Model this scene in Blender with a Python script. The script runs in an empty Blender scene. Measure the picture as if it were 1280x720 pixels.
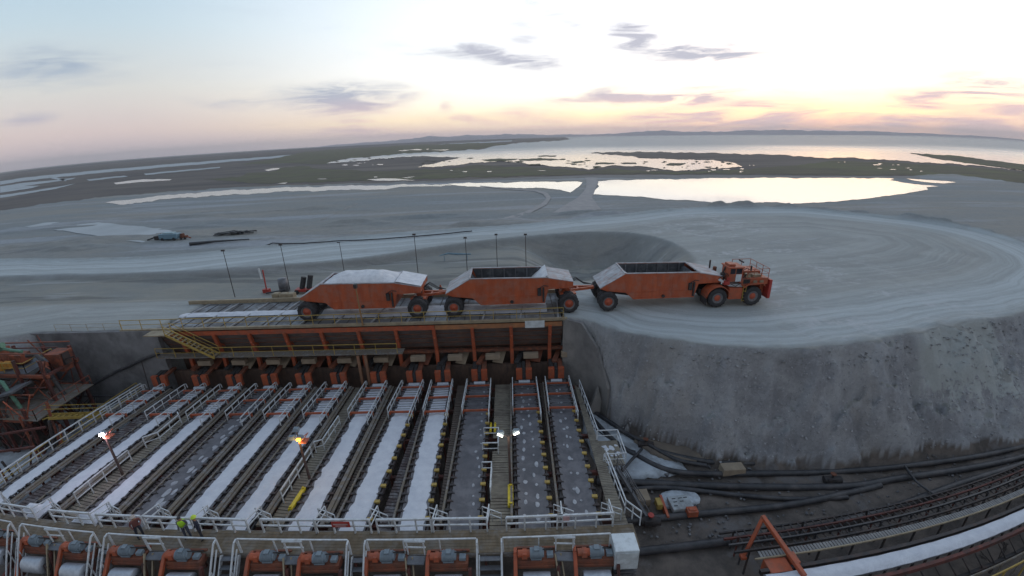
import bpy, bmesh, math, random
import numpy as np
from mathutils import Vector, Matrix
R = math.radians
random.seed(7)
rng = np.random.default_rng(11)
scene = bpy.context.scene
col = scene.collection

# ---------------------------------------------------------------- the lens (a wide action-camera lens) and the survey of the place
K = (1.191526, 0.12981305, -0.73118555, 0.35220415)      # angle = sum K[i] * (radius / half width)^(i+1)
PITCH, ROLL, CAM_Z = R(19.78), R(-1.86), 26.0

def ray(px, py):
    x = px-640.0; y = 360.0-py; r = math.hypot(x, y)+1e-9; q = r/640
    th = sum(K[i]*q**(i+1) for i in range(4))
    d = [math.sin(th)*x/r, math.cos(th), math.sin(th)*y/r]
    c, s = math.cos(ROLL), math.sin(ROLL); d = [c*d[0]-s*d[2], d[1], s*d[0]+c*d[2]]
    c, s = math.cos(PITCH), math.sin(PITCH)
    return (d[0], c*d[1]+s*d[2], c*d[2]-s*d[1])

def P(px, py, z=0.0):
    """ground position of a surveyed point at height z"""
    d = ray(px, py); dz = min(d[2], -0.0008); t = (z-CAM_Z)/dz
    return Vector((d[0]*t, d[1]*t, z))

def PY(px, py, Y):
    d = ray(px, py); t = Y/d[1]
    return Vector((d[0]*t, Y, CAM_Z+d[2]*t))

# ---------------------------------------------------------------- materials
MATS = {}
def M(name, c1, c2=None, scale=3.0, rough=0.8, metal=0.0, bump=0.0, bscale=None, stretch=(1, 1, 1), dirt=None, dirt_scale=1.2, dirt_amt=0.5, spec=0.5):
    if name in MATS: return MATS[name]
    m = bpy.data.materials.new(name); m.use_nodes = True
    nt = m.node_tree; N = nt.nodes; L = nt.links
    b = N['Principled BSDF']
    b.inputs['Roughness'].default_value = rough; b.inputs['Metallic'].default_value = metal
    b.inputs['Specular IOR Level'].default_value = spec
    geo = N.new('ShaderNodeNewGeometry')
    mp = N.new('ShaderNodeMapping'); mp.inputs['Scale'].default_value = stretch
    L.new(geo.outputs['Position'], mp.inputs['Vector'])
    n = N.new('ShaderNodeTexNoise'); n.inputs['Scale'].default_value = scale; n.inputs['Detail'].default_value = 8; n.inputs['Roughness'].default_value = .62
    L.new(mp.outputs[0], n.inputs['Vector'])
    c2 = c2 or tuple(v*.72 for v in c1)
    rp = N.new('ShaderNodeValToRGB')
    rp.color_ramp.elements[0].position = .34; rp.color_ramp.elements[1].position = .66
    rp.color_ramp.elements[0].color = (*c1, 1); rp.color_ramp.elements[1].color = (*c2, 1)
    L.new(n.outputs['Fac'], rp.inputs['Fac'])
    out = rp.outputs['Color']
    if dirt:
        n2 = N.new('ShaderNodeTexNoise'); n2.inputs['Scale'].default_value = dirt_scale; n2.inputs['Detail'].default_value = 10; n2.inputs['Roughness'].default_value = .7
        L.new(geo.outputs['Position'], n2.inputs['Vector'])
        mr = N.new('ShaderNodeMapRange'); mr.inputs['From Min'].default_value = .47; mr.inputs['From Max'].default_value = .62; mr.inputs['To Max'].default_value = dirt_amt
        L.new(n2.outputs['Fac'], mr.inputs['Value'])
        mx = N.new('ShaderNodeMix'); mx.data_type = 'RGBA'
        L.new(mr.outputs[0], mx.inputs['Factor']); L.new(out, mx.inputs[6]); mx.inputs[7].default_value = (*dirt, 1)
        out = mx.outputs[2]
    L.new(out, b.inputs['Base Color'])
    if bump:
        nb = N.new('ShaderNodeTexNoise'); nb.inputs['Scale'].default_value = bscale or scale*4; nb.inputs['Detail'].default_value = 6
        L.new(mp.outputs[0], nb.inputs['Vector'])
        bp = N.new('ShaderNodeBump'); bp.inputs['Strength'].default_value = bump; bp.inputs['Distance'].default_value = .08
        L.new(nb.outputs['Fac'], bp.inputs['Height']); L.new(bp.outputs[0], b.inputs['Normal'])
    MATS[name] = m
    return m

SALT = (.60, .63, .69)
orange = M('orange_paint', (.44, .10, .04), (.33, .075, .035), 2.5, .55, dirt=(.16, .085, .06), dirt_scale=1.6, dirt_amt=.55)
orange_truck = M('orange_truck_paint', (.47, .105, .038), (.34, .075, .032), 1.5, .5, bump=.35, bscale=1.2, stretch=(1.4, 1, .22), dirt=(.30, .20, .16), dirt_scale=1.0, dirt_amt=.35)
rust_orange = M('worn_orange_box_paint', (.25, .085, .045), (.15, .055, .038), 1.6, .75, dirt=(.10, .06, .045), dirt_scale=1.8, dirt_amt=.7)
rust = M('rusty_orange_steel', (.22, .07, .035), (.08, .04, .03), 3, .85, dirt=(.05, .035, .03), dirt_amt=.6)
redsteel = M('red_brown_steel', (.16, .045, .035), (.06, .03, .028), 2, .8, dirt=(.04, .03, .03), dirt_amt=.6)
yellow = M('yellow_rail_paint', (.42, .30, .07), (.30, .21, .06), 3, .6)
yellow_b = M('bright_yellow_paint', (.62, .48, .02), (.5, .38, .03), 3, .5)
beige = M('beige_painted_steel', (.34, .29, .20), (.25, .21, .15), 2, .7, dirt=(.16, .11, .08), dirt_amt=.5)
white_rail = M('white_rail_paint', (.62, .66, .70), (.48, .52, .56), 4, .5, dirt=(.30, .28, .26), dirt_scale=3, dirt_amt=.5)
white_p = M('white_paint', (.62, .68, .72), (.52, .58, .62), 2, .5, dirt=(.32, .32, .32), dirt_scale=2, dirt_amt=.35)
rubber = M('tyre_rubber', (.022, .022, .025), (.05, .05, .055), 5, .85, bump=.3)
hubm = M('orange_hub', (.45, .09, .04), (.32, .07, .04), 4, .6)
rimgrey = M('grey_rim', (.16, .16, .17), (.10, .10, .11), 5, .6)
belt_m = M('belt_rubber', (.115, .115, .13), (.085, .087, .10), 1.2, .75, dirt=(.19, .19, .21), dirt_scale=.8, dirt_amt=.6)
steel_d = M('dark_steel', (.055, .05, .052), (.03, .03, .034), 3, .7, .2, dirt=(.09, .055, .045), dirt_amt=.6)
steel_g = M('grey_steel', (.17, .18, .20), (.12, .13, .15), 3, .5, .3, dirt=(.09, .08, .08), dirt_amt=.5)
drum_m = M('drum_steel', (.52, .56, .62), (.38, .42, .48), 4, .45, .4)
motor_m = M('motor_grey_paint', (.22, .27, .31), (.16, .20, .24), 5, .5)
tray = M('cable_tray_brown', (.19, .165, .13), (.09, .07, .058), 2.2, .85, dirt=(.36, .38, .40), dirt_scale=2.2, dirt_amt=.45)
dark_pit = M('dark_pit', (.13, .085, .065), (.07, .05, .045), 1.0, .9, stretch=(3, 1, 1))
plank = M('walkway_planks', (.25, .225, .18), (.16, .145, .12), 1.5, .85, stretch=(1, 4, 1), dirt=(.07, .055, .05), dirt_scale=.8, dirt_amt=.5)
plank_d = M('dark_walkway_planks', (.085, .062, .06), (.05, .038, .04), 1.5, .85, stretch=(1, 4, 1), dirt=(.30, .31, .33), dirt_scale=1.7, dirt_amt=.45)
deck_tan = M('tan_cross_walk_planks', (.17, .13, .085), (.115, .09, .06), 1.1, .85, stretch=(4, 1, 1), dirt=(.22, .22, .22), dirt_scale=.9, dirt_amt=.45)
concrete = M('concrete', (.22, .225, .24), (.15, .155, .165), .6, .9, bump=.25, bscale=3, dirt=(.07, .072, .08), dirt_scale=.35, dirt_amt=.6)
concrete_t = M('tan_concrete', (.33, .27, .20), (.24, .195, .15), 1.2, .9)
salt_m = M('salt_crystals', SALT, (.50, .53, .60), 1.6, .75, bump=.5, bscale=6)
salt_d = M('salt_crystals_in_trailer', (.72, .74, .78), (.55, .57, .62), 1.8, .75, bump=.6, bscale=4)
pipe_m = M('black_polyethylene_pipe', (.022, .024, .03), (.05, .052, .06), 1.5, .5, dirt=(.12, .11, .11), dirt_scale=.6, dirt_amt=.4)
green_m = M('green_hose', (.12, .27, .19), (.07, .16, .12), 4, .5)
glass_m = M('dark_cab_glass', (.03, .035, .045), (.02, .02, .03), 3, .12)
red_m = M('red_paint', (.45, .05, .04), (.3, .04, .03), 4, .5)
blue_m = M('blue_grey_paint', (.18, .30, .38), (.12, .2, .26), 4, .5)
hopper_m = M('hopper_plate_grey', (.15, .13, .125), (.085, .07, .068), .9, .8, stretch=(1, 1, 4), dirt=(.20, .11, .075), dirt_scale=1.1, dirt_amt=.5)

# ---------------------------------------------------------------- mesh building
class MB:
    def __init__(s): s.v = []; s.f = []; s.mi = []; s.sm = []
    def add(s, vs, fs, mi=0, smooth=False):
        k = len(s.v); s.v += [tuple(v) for v in vs]; s.f += [tuple(k+i for i in f) for f in fs]
        s.mi += [mi]*len(fs); s.sm += [smooth]*len(fs); return s
    def box(s, c, d, rot=None, mi=0):
        hx, hy, hz = d[0]/2, d[1]/2, d[2]/2
        vs = [Vector((x, y, z)) for x in (-hx, hx) for y in (-hy, hy) for z in (-hz, hz)]
        if rot is not None: vs = [rot @ v for v in vs]
        c = Vector(c); vs = [v+c for v in vs]
        return s.add(vs, [(0, 1, 3, 2), (4, 6, 7, 5), (0, 4, 5, 1), (2, 3, 7, 6), (0, 2, 6, 4), (1, 5, 7, 3)], mi)
    def bar(s, a, b, w=.06, h=None, up=(0, 0, 1), mi=0):
        a = Vector(a); b = Vector(b); h = h or w; d = b-a; L = d.length
        if L < 1e-6: return s
        d /= L; u = Vector(up)
        if abs(d.dot(u)) > .98: u = Vector((0, 1, 0))
        x = d.cross(u).normalized(); z = x.cross(d).normalized()
        rot = Matrix((x, d, z)).transposed()
        return s.box((a+b)/2, (w, L, h), rot, mi)
    def tube(s, pts, r=.05, n=8, mi=0, cap=True, smooth=True):
        pts = [Vector(p) for p in pts]; rs = r if isinstance(r, (list, tuple)) else [r]*len(pts)
        rings = []; prev = None
        for i, p in enumerate(pts):
            t = (pts[min(i+1, len(pts)-1)]-pts[max(i-1, 0)]).normalized()
            if prev is None:
                u = Vector((0, 0, 1)) if abs(t.z) < .9 else Vector((1, 0, 0)); x = t.cross(u).normalized()
            else: x = (prev-t*prev.dot(t)).normalized()
            prev = x; y = t.cross(x)
            rings.append([p+(x*math.cos(2*math.pi*k/n)+y*math.sin(2*math.pi*k/n))*rs[i] for k in range(n)])
        vs = [v for rg in rings for v in rg]
        fs = [(i*n+k, i*n+(k+1) % n, (i+1)*n+(k+1) % n, (i+1)*n+k) for i in range(len(pts)-1) for k in range(n)]
        s.add(vs, fs, mi, smooth)
        if cap:
            s.add(rings[0], [tuple(range(n))[::-1]], mi); s.add(rings[-1], [tuple(range(n))], mi)
        return s
    def lathe_y(s, c, prof, n=24, mi=0, smooth=True):
        """profile of (y, r) turned about an axis along y through c"""
        vs = []; c = Vector(c)
        for (y, r) in prof:
            for k in range(n):
                a = 2*math.pi*k/n; vs.append(c+Vector((r*math.cos(a), y, r*math.sin(a))))
        fs = [(i*n+k, i*n+(k+1) % n, (i+1)*n+(k+1) % n, (i+1)*n+k) for i in range(len(prof)-1) for k in range(n)]
        return s.add(vs, fs, mi, smooth)
    def prism(s, poly, y0, y1, mi=0):
        """xz polygon pushed along y"""
        n = len(poly); vs = [(x, y0, z) for x, z in poly]+[(x, y1, z) for x, z in poly]
        fs = [tuple(range(n)), tuple(range(2*n-1, n-1, -1))]+[(i, i+n, (i+1) % n+n, (i+1) % n) for i in range(n)]
        return s.add(vs, fs, mi)
    def loft(s, loops, mi=0, cap=True, smooth=False):
        n = len(loops[0]); vs = [v for l in loops for v in l]
        fs = [(i*n+k, i*n+(k+1) % n, (i+1)*n+(k+1) % n, (i+1)*n+k) for i in range(len(loops)-1) for k in range(n)]
        if cap: fs += [tuple(range(n))[::-1], tuple((len(loops)-1)*n+k for k in range(n))]
        return s.add(vs, fs, mi, smooth)
    def build(s, name, mats, parent=None, loc=None, bevel=0, solid=0):
        me = bpy.data.meshes.new(name); me.from_pydata(s.v, [], s.f)
        mats = mats if isinstance(mats, (list, tuple)) else [mats]
        for m in mats: me.materials.append(m)
        me.polygons.foreach_set('material_index', s.mi); me.polygons.foreach_set('use_smooth', s.sm)
        bm = bmesh.new(); bm.from_mesh(me)
        if not solid: bmesh.ops.recalc_face_normals(bm, faces=bm.faces)
        bm.to_mesh(me); bm.free()
        o = bpy.data.objects.new(name, me); col.objects.link(o)
        if parent is not None: o.parent = parent
        if loc is not None: o.location = loc
        if bevel:
            md = o.modifiers.new('edge', 'BEVEL'); md.width = bevel; md.segments = 2; md.limit_method = 'ANGLE'; md.angle_limit = R(40)
        if solid:
            md = o.modifiers.new('thick', 'SOLIDIFY'); md.thickness = solid; md.offset = 0
        return o

def tag(o, label=None, cat=None, group=None, kind=None):
    if label: o['label'] = label
    if cat: o['category'] = cat
    if group: o['group'] = group
    if kind: o['kind'] = kind
    return o

def thing(name, label, cat, loc=(0, 0, 0), rz=0.0, group=None):
    o = bpy.data.objects.new(name, None); o.empty_display_size = .3; col.objects.link(o)
    o.location = loc; o.rotation_euler = (0, 0, rz)
    return tag(o, label, cat, group)

KIDS = {}
def copy_tree(o, parent=None):
    c = o.copy(); col.objects.link(c)
    if parent is not None: c.parent = parent
    for ch in [x for x in bpy.data.objects if x.parent == o]: copy_tree(ch, c)
    return c

def railing(name, pts, mat, label, cat, group=None, h=1.05, step=1.6, mids=1, w=.055, parent=None, kick=False):
    """a handrail along a line of points: its rails and every post"""
    pts = [Vector(p) for p in pts]; t = parent
    if parent is None:
        t = thing(name, label, cat, pts[0], 0, group); off = pts[0]
    else: off = Vector((0, 0, 0))
    q = [p-off for p in pts]
    m = MB()
    for a, b in zip(q, q[1:]): m.bar(a+Vector((0, 0, h)), b+Vector((0, 0, h)), w*1.15, w*1.15)
    m.build('top_rail', mat, t)
    if mids:
        m = MB()
        for k in range(mids):
            zz = h*(k+1)/(mids+1)
            for a, b in zip(q, q[1:]): m.bar(a+Vector((0, 0, zz)), b+Vector((0, 0, zz)), w*.8, w*.8)
        m.build('mid_rail', mat, t)
    if kick:
        m = MB()
        for a, b in zip(q, q[1:]): m.bar(a+Vector((0, 0, .08)), b+Vector((0, 0, .08)), .02, .14)
        m.build('kick_plate', mat, t)
    pm = MB().bar((0, 0, 0), (0, 0, h), w, w)
    first = None; spots = []
    for a, b in zip(q, q[1:]):
        n = max(1, round((b-a).length/step))
        for k in range(n): spots.append(a.lerp(b, k/n))
    spots.append(q[-1])
    for s_ in spots:
        if first is None: first = pm.build('post', mat, t); first.location = s_
        else:
            c = first.copy(); c.location = s_; c.parent = t; col.objects.link(c)
    return t
# ---------------------------------------------------------------- camera
cd = bpy.data.cameras.new('camera'); cam = bpy.data.objects.new('camera', cd); col.objects.link(cam)
scene.camera = cam
cam.location = (0, 0, CAM_Z)
cam.rotation_euler = (Matrix.Rotation(R(90)-PITCH, 3, 'X') @ Matrix.Rotation(ROLL, 3, 'Z')).to_euler()
cd.type = 'PANO'; cd.clip_start = .1; cd.clip_end = 90000
cd.sensor_fit = 'HORIZONTAL'; cd.sensor_width = 36
cd.panorama_type = 'FISHEYE_LENS_POLYNOMIAL'
half = 18.0
cd.fisheye_fov = R(178)
cd.fisheye_polynomial_k0 = 0
cd.fisheye_polynomial_k1 = -K[0]/half
cd.fisheye_polynomial_k2 = -K[1]/half**2
cd.fisheye_polynomial_k3 = -K[2]/half**3
cd.fisheye_polynomial_k4 = -K[3]/half**4

scene.view_settings.view_transform = 'Standard'; scene.view_settings.look = 'None'
scene.view_settings.exposure = 0; scene.view_settings.gamma = 1
scene.cycles.use_denoising = True
scene.cycles.max_bounces = 6; scene.cycles.diffuse_bounces = 3; scene.cycles.glossy_bounces = 3
scene.cycles.sample_clamp_indirect = 4

# ---------------------------------------------------------------- sky after sunset
SUN_AZ = R(37)
w = bpy.data.worlds.new('World'); scene.world = w; w.use_nodes = True
nt = w.node_tree; N = nt.nodes; L = nt.links; N.clear()
def nm(op, a, b=None, c=None, clamp=False):
    n = N.new('ShaderNodeMath'); n.operation = op; n.use_clamp = clamp
    for i, v in enumerate((a, b, c)):
        if v is None: continue
        if isinstance(v, (int, float)): n.inputs[i].default_value = v
        else: L.new(v, n.inputs[i])
    return n.outputs[0]
def nmr(v, a, b, c=0., d=1., smooth=True):
    n = N.new('ShaderNodeMapRange'); n.interpolation_type = 'SMOOTHSTEP' if smooth else 'LINEAR'
    n.inputs['From Min'].default_value = a; n.inputs['From Max'].default_value = b; n.inputs['To Min'].default_value = c; n.inputs['To Max'].default_value = d
    L.new(v, n.inputs['Value']); return n.outputs[0]
def nramp(v, stops):
    n = N.new('ShaderNodeValToRGB'); e = n.color_ramp.elements
    while len(e) < len(stops): e.new(.5)
    for k, (p, c) in enumerate(stops): e[k].position = p; e[k].color = (*c, 1)
    L.new(v, n.inputs['Fac']); return n.outputs[0]
def nmix(f, a, b, mode='MIX'):
    n = N.new('ShaderNodeMix'); n.data_type = 'RGBA'; n.blend_type = mode
    for sock, v in ((n.inputs['Factor'], f), (n.inputs[6], a), (n.inputs[7], b)):
        if isinstance(v, (int, float)): sock.default_value = v
        elif isinstance(v, tuple): sock.default_value = (*v, 1)
        else: L.new(v, sock)
    return n.outputs[2]
tc = N.new('ShaderNodeTexCoord')
sx = N.new('ShaderNodeSeparateXYZ'); L.new(tc.outputs['Generated'], sx.inputs[0])
X, Y, Z = sx.outputs
el = nm('ARCSINE', Z)                                     # height angle
az = nm('ARCTAN2', X, Y)                                  # 0 straight ahead, + to the right
deg = nm('MULTIPLY', el, 57.2958)
e01 = nm('DIVIDE', deg, 90.0, clamp=True)
# side away from the glow
cool = nramp(e01, [(0, (.44, .38, .42)), (.03, (.51, .43, .43)), (.075, (.48, .48, .475)), (.14, (.38, .47, .53)), (.24, (.265, .40, .53)), (.36, (.215, .345, .52)), (.6, (.20, .28, .38)), (1, (.17, .215, .28))])
# toward the glow
warm = nramp(e01, [(0, (.62, .50, .48)), (.012, (.80, .62, .52)), (.028, (1.04, .85, .55)), (.05, (1.03, .95, .78)), (.085, (.98, .97, .95)), (.16, (.86, .89, .93)), (.26, (.68, .72, .79)), (.42, (.50, .56, .66)), (.65, (.28, .34, .43)), (1, (.20, .245, .31))])
back = nramp(e01, [(0, (.26, .26, .28)), (.15, (.31, .31, .33)), (.4, (.24, .275, .32)), (1, (.17, .215, .28))])
da = nm('COSINE', nm('SUBTRACT', az, SUN_AZ))
side = nmr(da, .15, 1.02)
bk = nmr(nm('COSINE', nm('SUBTRACT', az, R(5))), .30, -.35)
skyc = nmix(side, cool, warm)
skyc = nmix(bk, skyc, back)
# physical sky under it
ns = N.new('ShaderNodeTexSky'); ns.sky_type = 'NISHITA'; ns.sun_disc = False; ns.sun_elevation = R(2); ns.sun_rotation = SUN_AZ; ns.air_density = 1; ns.dust_density = 1.5
sc_ = N.new('ShaderNodeVectorMath'); sc_.operation = 'SCALE'; sc_.inputs['Scale'].default_value = .025
L.new(ns.outputs[0], sc_.inputs[0])
skyc = nmix(1.0, skyc, sc_.outputs[0], 'ADD')
# clouds: streaks at their own bearings and heights
cv = N.new('ShaderNodeCombineXYZ'); L.new(az, cv.inputs[0]); L.new(el, cv.inputs[1])
def noise(vec, scale, detail=5, rough=.6, st=None, dist=0):
    if st:
        m_ = N.new('ShaderNodeMapping'); m_.inputs['Scale'].default_value = st; m_.inputs['Rotation'].default_value = (0, 0, R(-4)); L.new(vec, m_.inputs['Vector']); vec = m_.outputs[0]
    n = N.new('ShaderNodeTexNoise'); n.inputs['Scale'].default_value = scale; n.inputs['Detail'].default_value = detail; n.inputs['Roughness'].default_value = rough; n.inputs['Distortion'].default_value = dist
    L.new(vec, n.inputs['Vector']); return n
nw = noise(cv.outputs[0], 6, 5, .6, (1, 2.2, 1))
wa = N.new('ShaderNodeVectorMath'); wa.operation = 'SUBTRACT'; L.new(nw.outputs['Color'], wa.inputs[0]); wa.inputs[1].default_value = (.5, .5, .5)
wb = N.new('ShaderNodeVectorMath'); wb.operation = 'MULTIPLY'; L.new(wa.outputs[0], wb.inputs[0]); wb.inputs[1].default_value = (.10, .050, 0)
wc = N.new('ShaderNodeVectorMath'); wc.operation = 'ADD'; L.new(cv.outputs[0], wc.inputs[0]); L.new(wb.outputs[0], wc.inputs[1])
tex = noise(cv.outputs[0], 6, 10, .62, (1, 7, 1), .9)
texv = nmr(tex.outputs['Fac'], .33, .66, .0, 1.0)
CL = [(60, 78, 85, 11, 3, .50), (30, 148, 45, 4, 2, .40), (300, 128, 60, 4, -4, .35), (430, 125, 80, 13, 2, .85), (440, 150, 32, 3, -3, .35), (440, 163, 45, 3.5, -2, .45),
      (560, 134, 10, 8, 20, .3), (590, 150, 50, 4, -3, .35), (630, 73, 110, 8, -7, .60), (655, 38, 26, 14, -25, .35), (790, 45, 34, 13, -10, .7), (870, 66, 90, 8, -6, .75),
      (665, 144, 60, 7, -3, .45), (775, 120, 48, 8, 2, .75), (850, 120, 80, 7, 0, .8), (840, 155, 90, 9, -2, .9), (935, 147, 125, 16, -3, 1.0), (1030, 162, 110, 7, -3, .6),
      (1170, 128, 75, 9, 3, .8), (1245, 118, 75, 15, -12, 1.1), (1150, 149, 50, 5, -3, .6), (1230, 163, 90, 9, -6, .75), (700, 160, 60, 5, 0, .3), (1270, 140, 60, 10, -5, .4), (1120, 156, 70, 6, -2, .6), (980, 120, 60, 4, -4, .3), (720, 128, 60, 4, 0, .4), (600, 168, 60, 3, 0, .5), (500, 170, 70, 3, -2, .5), (900, 166, 170, 6, 0, .6), (1060, 150, 60, 6, -3, .5), (1200, 152, 70, 8, -4, .6), (860, 140, 60, 7, -3, .5), (700, 20, 60, 6, -20, .3), (120, 100, 60, 5, 3, .25)]
tot = None
for px, py, wpx, hpx, tilt, amt in CL:
    d = ray(px, py); a0 = math.atan2(d[0], d[1]); e0 = math.asin(d[2])
    d2 = ray(px+10, py); a1 = math.atan2(d2[0], d2[1]); wr = wpx*abs(a1-a0)/10; hr = hpx/500.
    s1 = N.new('ShaderNodeVectorMath'); s1.operation = 'SUBTRACT'; L.new(wc.outputs[0], s1.inputs[0]); s1.inputs[1].default_value = (a0, e0, 0)
    m_ = N.new('ShaderNodeMapping'); m_.vector_type = 'TEXTURE'; m_.inputs['Rotation'].default_value = (0, 0, R(tilt)); m_.inputs['Scale'].default_value = (wr*1.55, hr*1.9, 1)
    L.new(s1.outputs[0], m_.inputs['Vector'])
    ln = N.new('ShaderNodeVectorMath'); ln.operation = 'LENGTH'; L.new(m_.outputs[0], ln.inputs[0])
    v = nmr(ln.outputs['Value'], 1.0, .12, 0., min(1.2, amt*1.7))
    tot = v if tot is None else nm('MAXIMUM', tot, v)
cm = nm('MULTIPLY', tot, nm('ADD', nm('MULTIPLY', texv, .95), .22), clamp=True)
veil = nm('MULTIPLY', nmr(noise(cv.outputs[0], 3.2, 7, .6, (1, 7, 1)).outputs['Fac'], .5, .75, 0, .30), nm('MULTIPLY', nmr(deg, 1, 5), nm('ADD', nm('MULTIPLY', side, .8), .2)))
cm = nm('MAXIMUM', cm, veil)
cc_low = nmix(side, (.40, .34, .39), (.68, .50, .49))
cc_high = nmix(side, (.28, .34, .42), (.42, .42, .48))
ccol = nmix(nmr(deg, 2.5, 6.5), cc_low, cc_high)
skyc = nmix(cm, skyc, ccol)
# ground below the horizon line of the world
skyc = nmix(nmr(deg, -.2, -1.5), skyc, (.12, .12, .14))
bg = N.new('ShaderNodeBackground'); L.new(skyc, bg.inputs['Color']); bg.inputs['Strength'].default_value = 1.45
wo = N.new('ShaderNodeOutputWorld'); L.new(bg.outputs[0], wo.inputs['Surface'])

sd = bpy.data.lights.new('sun', 'SUN'); sd.energy = .18; sd.angle = R(75); sd.color = (1, .82, .68)
so = bpy.data.objects.new('sun', sd); col.objects.link(so)
sdir = Vector((math.sin(SUN_AZ)*math.cos(R(7)), math.cos(SUN_AZ)*math.cos(R(7)), math.sin(R(7))))
so.rotation_euler = sdir.to_track_quat('Z', 'Y').to_euler()

# ---------------------------------------------------------------- terrain
def vnoise(x, y, seed=0):
    xi = np.floor(x).astype(np.int64); yi = np.floor(y).astype(np.int64); xf = x-xi; yf = y-yi
    def h(a, b):
        n = (a*374761393+b*668265263+seed*974634777) & 0xffffffff
        n = ((n ^ (n >> 13))*1274126177) & 0xffffffff
        return ((n ^ (n >> 16)) & 0xffff)/65535.0
    u = xf*xf*(3-2*xf); v = yf*yf*(3-2*yf)
    return (h(xi, yi)*(1-u)+h(xi+1, yi)*u)*(1-v)+(h(xi, yi+1)*(1-u)+h(xi+1, yi+1)*u)*v
def fbm(x, y, o=5, seed=0, gain=.5):
    s = 0; a = 1; t = 0
    for k in range(o): s = s+a*(vnoise(x*2**k, y*2**k, seed+k)-.5); t += a; a *= gain
    return s/t*2
def sdist(x, y, poly):
    """distance to the outline, + inside"""
    d = np.full(x.shape, 1e9); ins = np.zeros(x.shape, bool); n = len(poly)
    for i in range(n):
        ax, ay = poly[i]; bx, by = poly[(i+1) % n]; ex, ey = bx-ax, by-ay
        t = np.clip(((x-ax)*ex+(y-ay)*ey)/(ex*ex+ey*ey), 0, 1)
        d = np.minimum(d, np.hypot(x-ax-t*ex, y-ay-t*ey))
        c = ((ay > y) != (by > y)); 
        xx = ax+(y-ay)*ex/(ey if ey else 1e-9)
        ins ^= c & (x < xx)
    return np.where(ins, d, -d)
def smooth(a, b, v):
    t = np.clip((v-a)/(b-a), 0, 1); return t*t*(3-2*t)
def catmull(pts, n=8, closed=True):
    out = []; m = len(pts)
    for i in range(m if closed else m-1):
        p = [np.array(pts[(i+k) % m] if closed else pts[min(max(i+k, 0), m-1)], float) for k in (-1, 0, 1, 2)]
        for j in range(n):
            t = j/n
            out.append(tuple(.5*((2*p[1])+(-p[0]+p[2])*t+(2*p[0]-5*p[1]+4*p[2]-p[3])*t*t+(-p[0]+3*p[1]-3*p[2]+p[3])*t**3)))
    if not closed: out.append(tuple(pts[-1]))
    return out
outer = catmull([(-160, 84), (-104, 74), (-62, 69.5), (-29, 79), (0, 83.5), (20, 90.5), (40, 98), (56, 98.5), (69, 95), (84, 80), (88, 68), (85, 57), (78, 46), (66, 39), (52.5, 34.6), (42.6, 33.1), (28.4, 30.1), (21, 30.2), (14, 32.2), (9.6, 34.4)], 6, False)
outer += [(7.6, 36.9), (5.3, 38.05), (-52, 38.05), (-60, 35), (-75, 31), (-160, 27)]
bowl = catmull([(-100, 61), (-54.5, 60), (-38, 61), (-23.7, 63.7), (-12, 69), (0, 74), (12, 76.5), (21, 75.2), (26, 70), (27, 62), (25, 54), (18, 49), (0, 48.5), (-20, 47), (-60, 46.5), (-100, 47.5)], 5)
tx = np.concatenate([np.arange(-255, -150, 1.5), np.arange(-150, 4, .5), np.arange(4, 56, .22), np.arange(56, 120.01, .5)]); ty = np.concatenate([np.arange(6, 24, .5), np.arange(24, 37.9, .2), [37.95, 38.06], np.arange(38.3, 40.6, .3), [40.6, 40.7], np.arange(41, 152.01, .5), np.arange(153.5, 197, 1.5)])
GX, GY = np.meshgrid(tx, ty)
dO = sdist(GX, GY, outer); dB = sdist(GX, GY, bowl)
cliff = (GY < 50) & (GX > 4)
slope = np.where(cliff, 2.0-1.05*smooth(24, 50, GX)+3.5*smooth(15, 8, GX), .62)
slope = np.where((~cliff) & (GX < -40) & (GY < 38), .8, slope)
gully = fbm(GX*.55, GY*.55, 4, 3)
lump = fbm(GX*.9, GY*.9, 5, 9)
dd = dO + np.where(dO < 0, gully*.9, 0)*smooth(0, 2.5, -dO) + np.where(cliff, lump*.35, lump*.2)*smooth(-.8, .4, -dO)
dd = dd + np.where(cliff, (fbm(GX*.28, GY*.28, 3, 77)*1.3+np.minimum(0, fbm(GX*.8, GY*.3, 4, 15))*.5+fbm(GX*1.5, GY*1.5, 4, 19)*.42)*smooth(-.3, 1.0, -dO)*smooth(5.4, 3.0, -dO), 0)
H9 = 9.0
hz = np.where(dd < 0, H9+dd*slope, H9)
hz = np.maximum(hz, 0)
foot = smooth(7.5, 2, -dO)*cliff*(hz <= .01)*smooth(13, 17, GX)
rough = np.where(dO < 0, .22, .05)
hz = hz + fbm(GX*.12, GY*.12, 4, 21)*.25*np.where(dO > 0, .5, 1) + lump*rough*.6 + foot*np.maximum(0, gully+.3)*.5
# heaps along the outer edge of the loop
bermx = smooth(28, 45, GX)*(GY > 52)
lob = np.maximum(0, 1-np.abs(dO+1.2)/2.6)
hz = hz + bermx*lob*(1.0+1.9*np.maximum(0, fbm(GX*.16, GY*.16, 3, 31)+.25))
hz = hz + (1-bermx)*(GY > 52)*np.maximum(0, 1-np.abs(dO-.3)/1.0)*.45
# low crust lip over the cliff
hz = hz + cliff*np.maximum(0, 1-np.abs(dO-.7)/.9)*.28*(fbm(GX*.5, GY*.5, 3, 5)+.4)
# hollow between the two roads
dep = .7+.5*smooth(-70, -25, GX)+4.3*smooth(0, 11, GX)
sl = .30+.95*smooth(53, 66, GY)
inb = np.minimum(dep, np.maximum(dB, 0)*sl*(1-.45*smooth(19, 27, GX)))
hz = hz - inb*(1+.08*lump)
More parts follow.
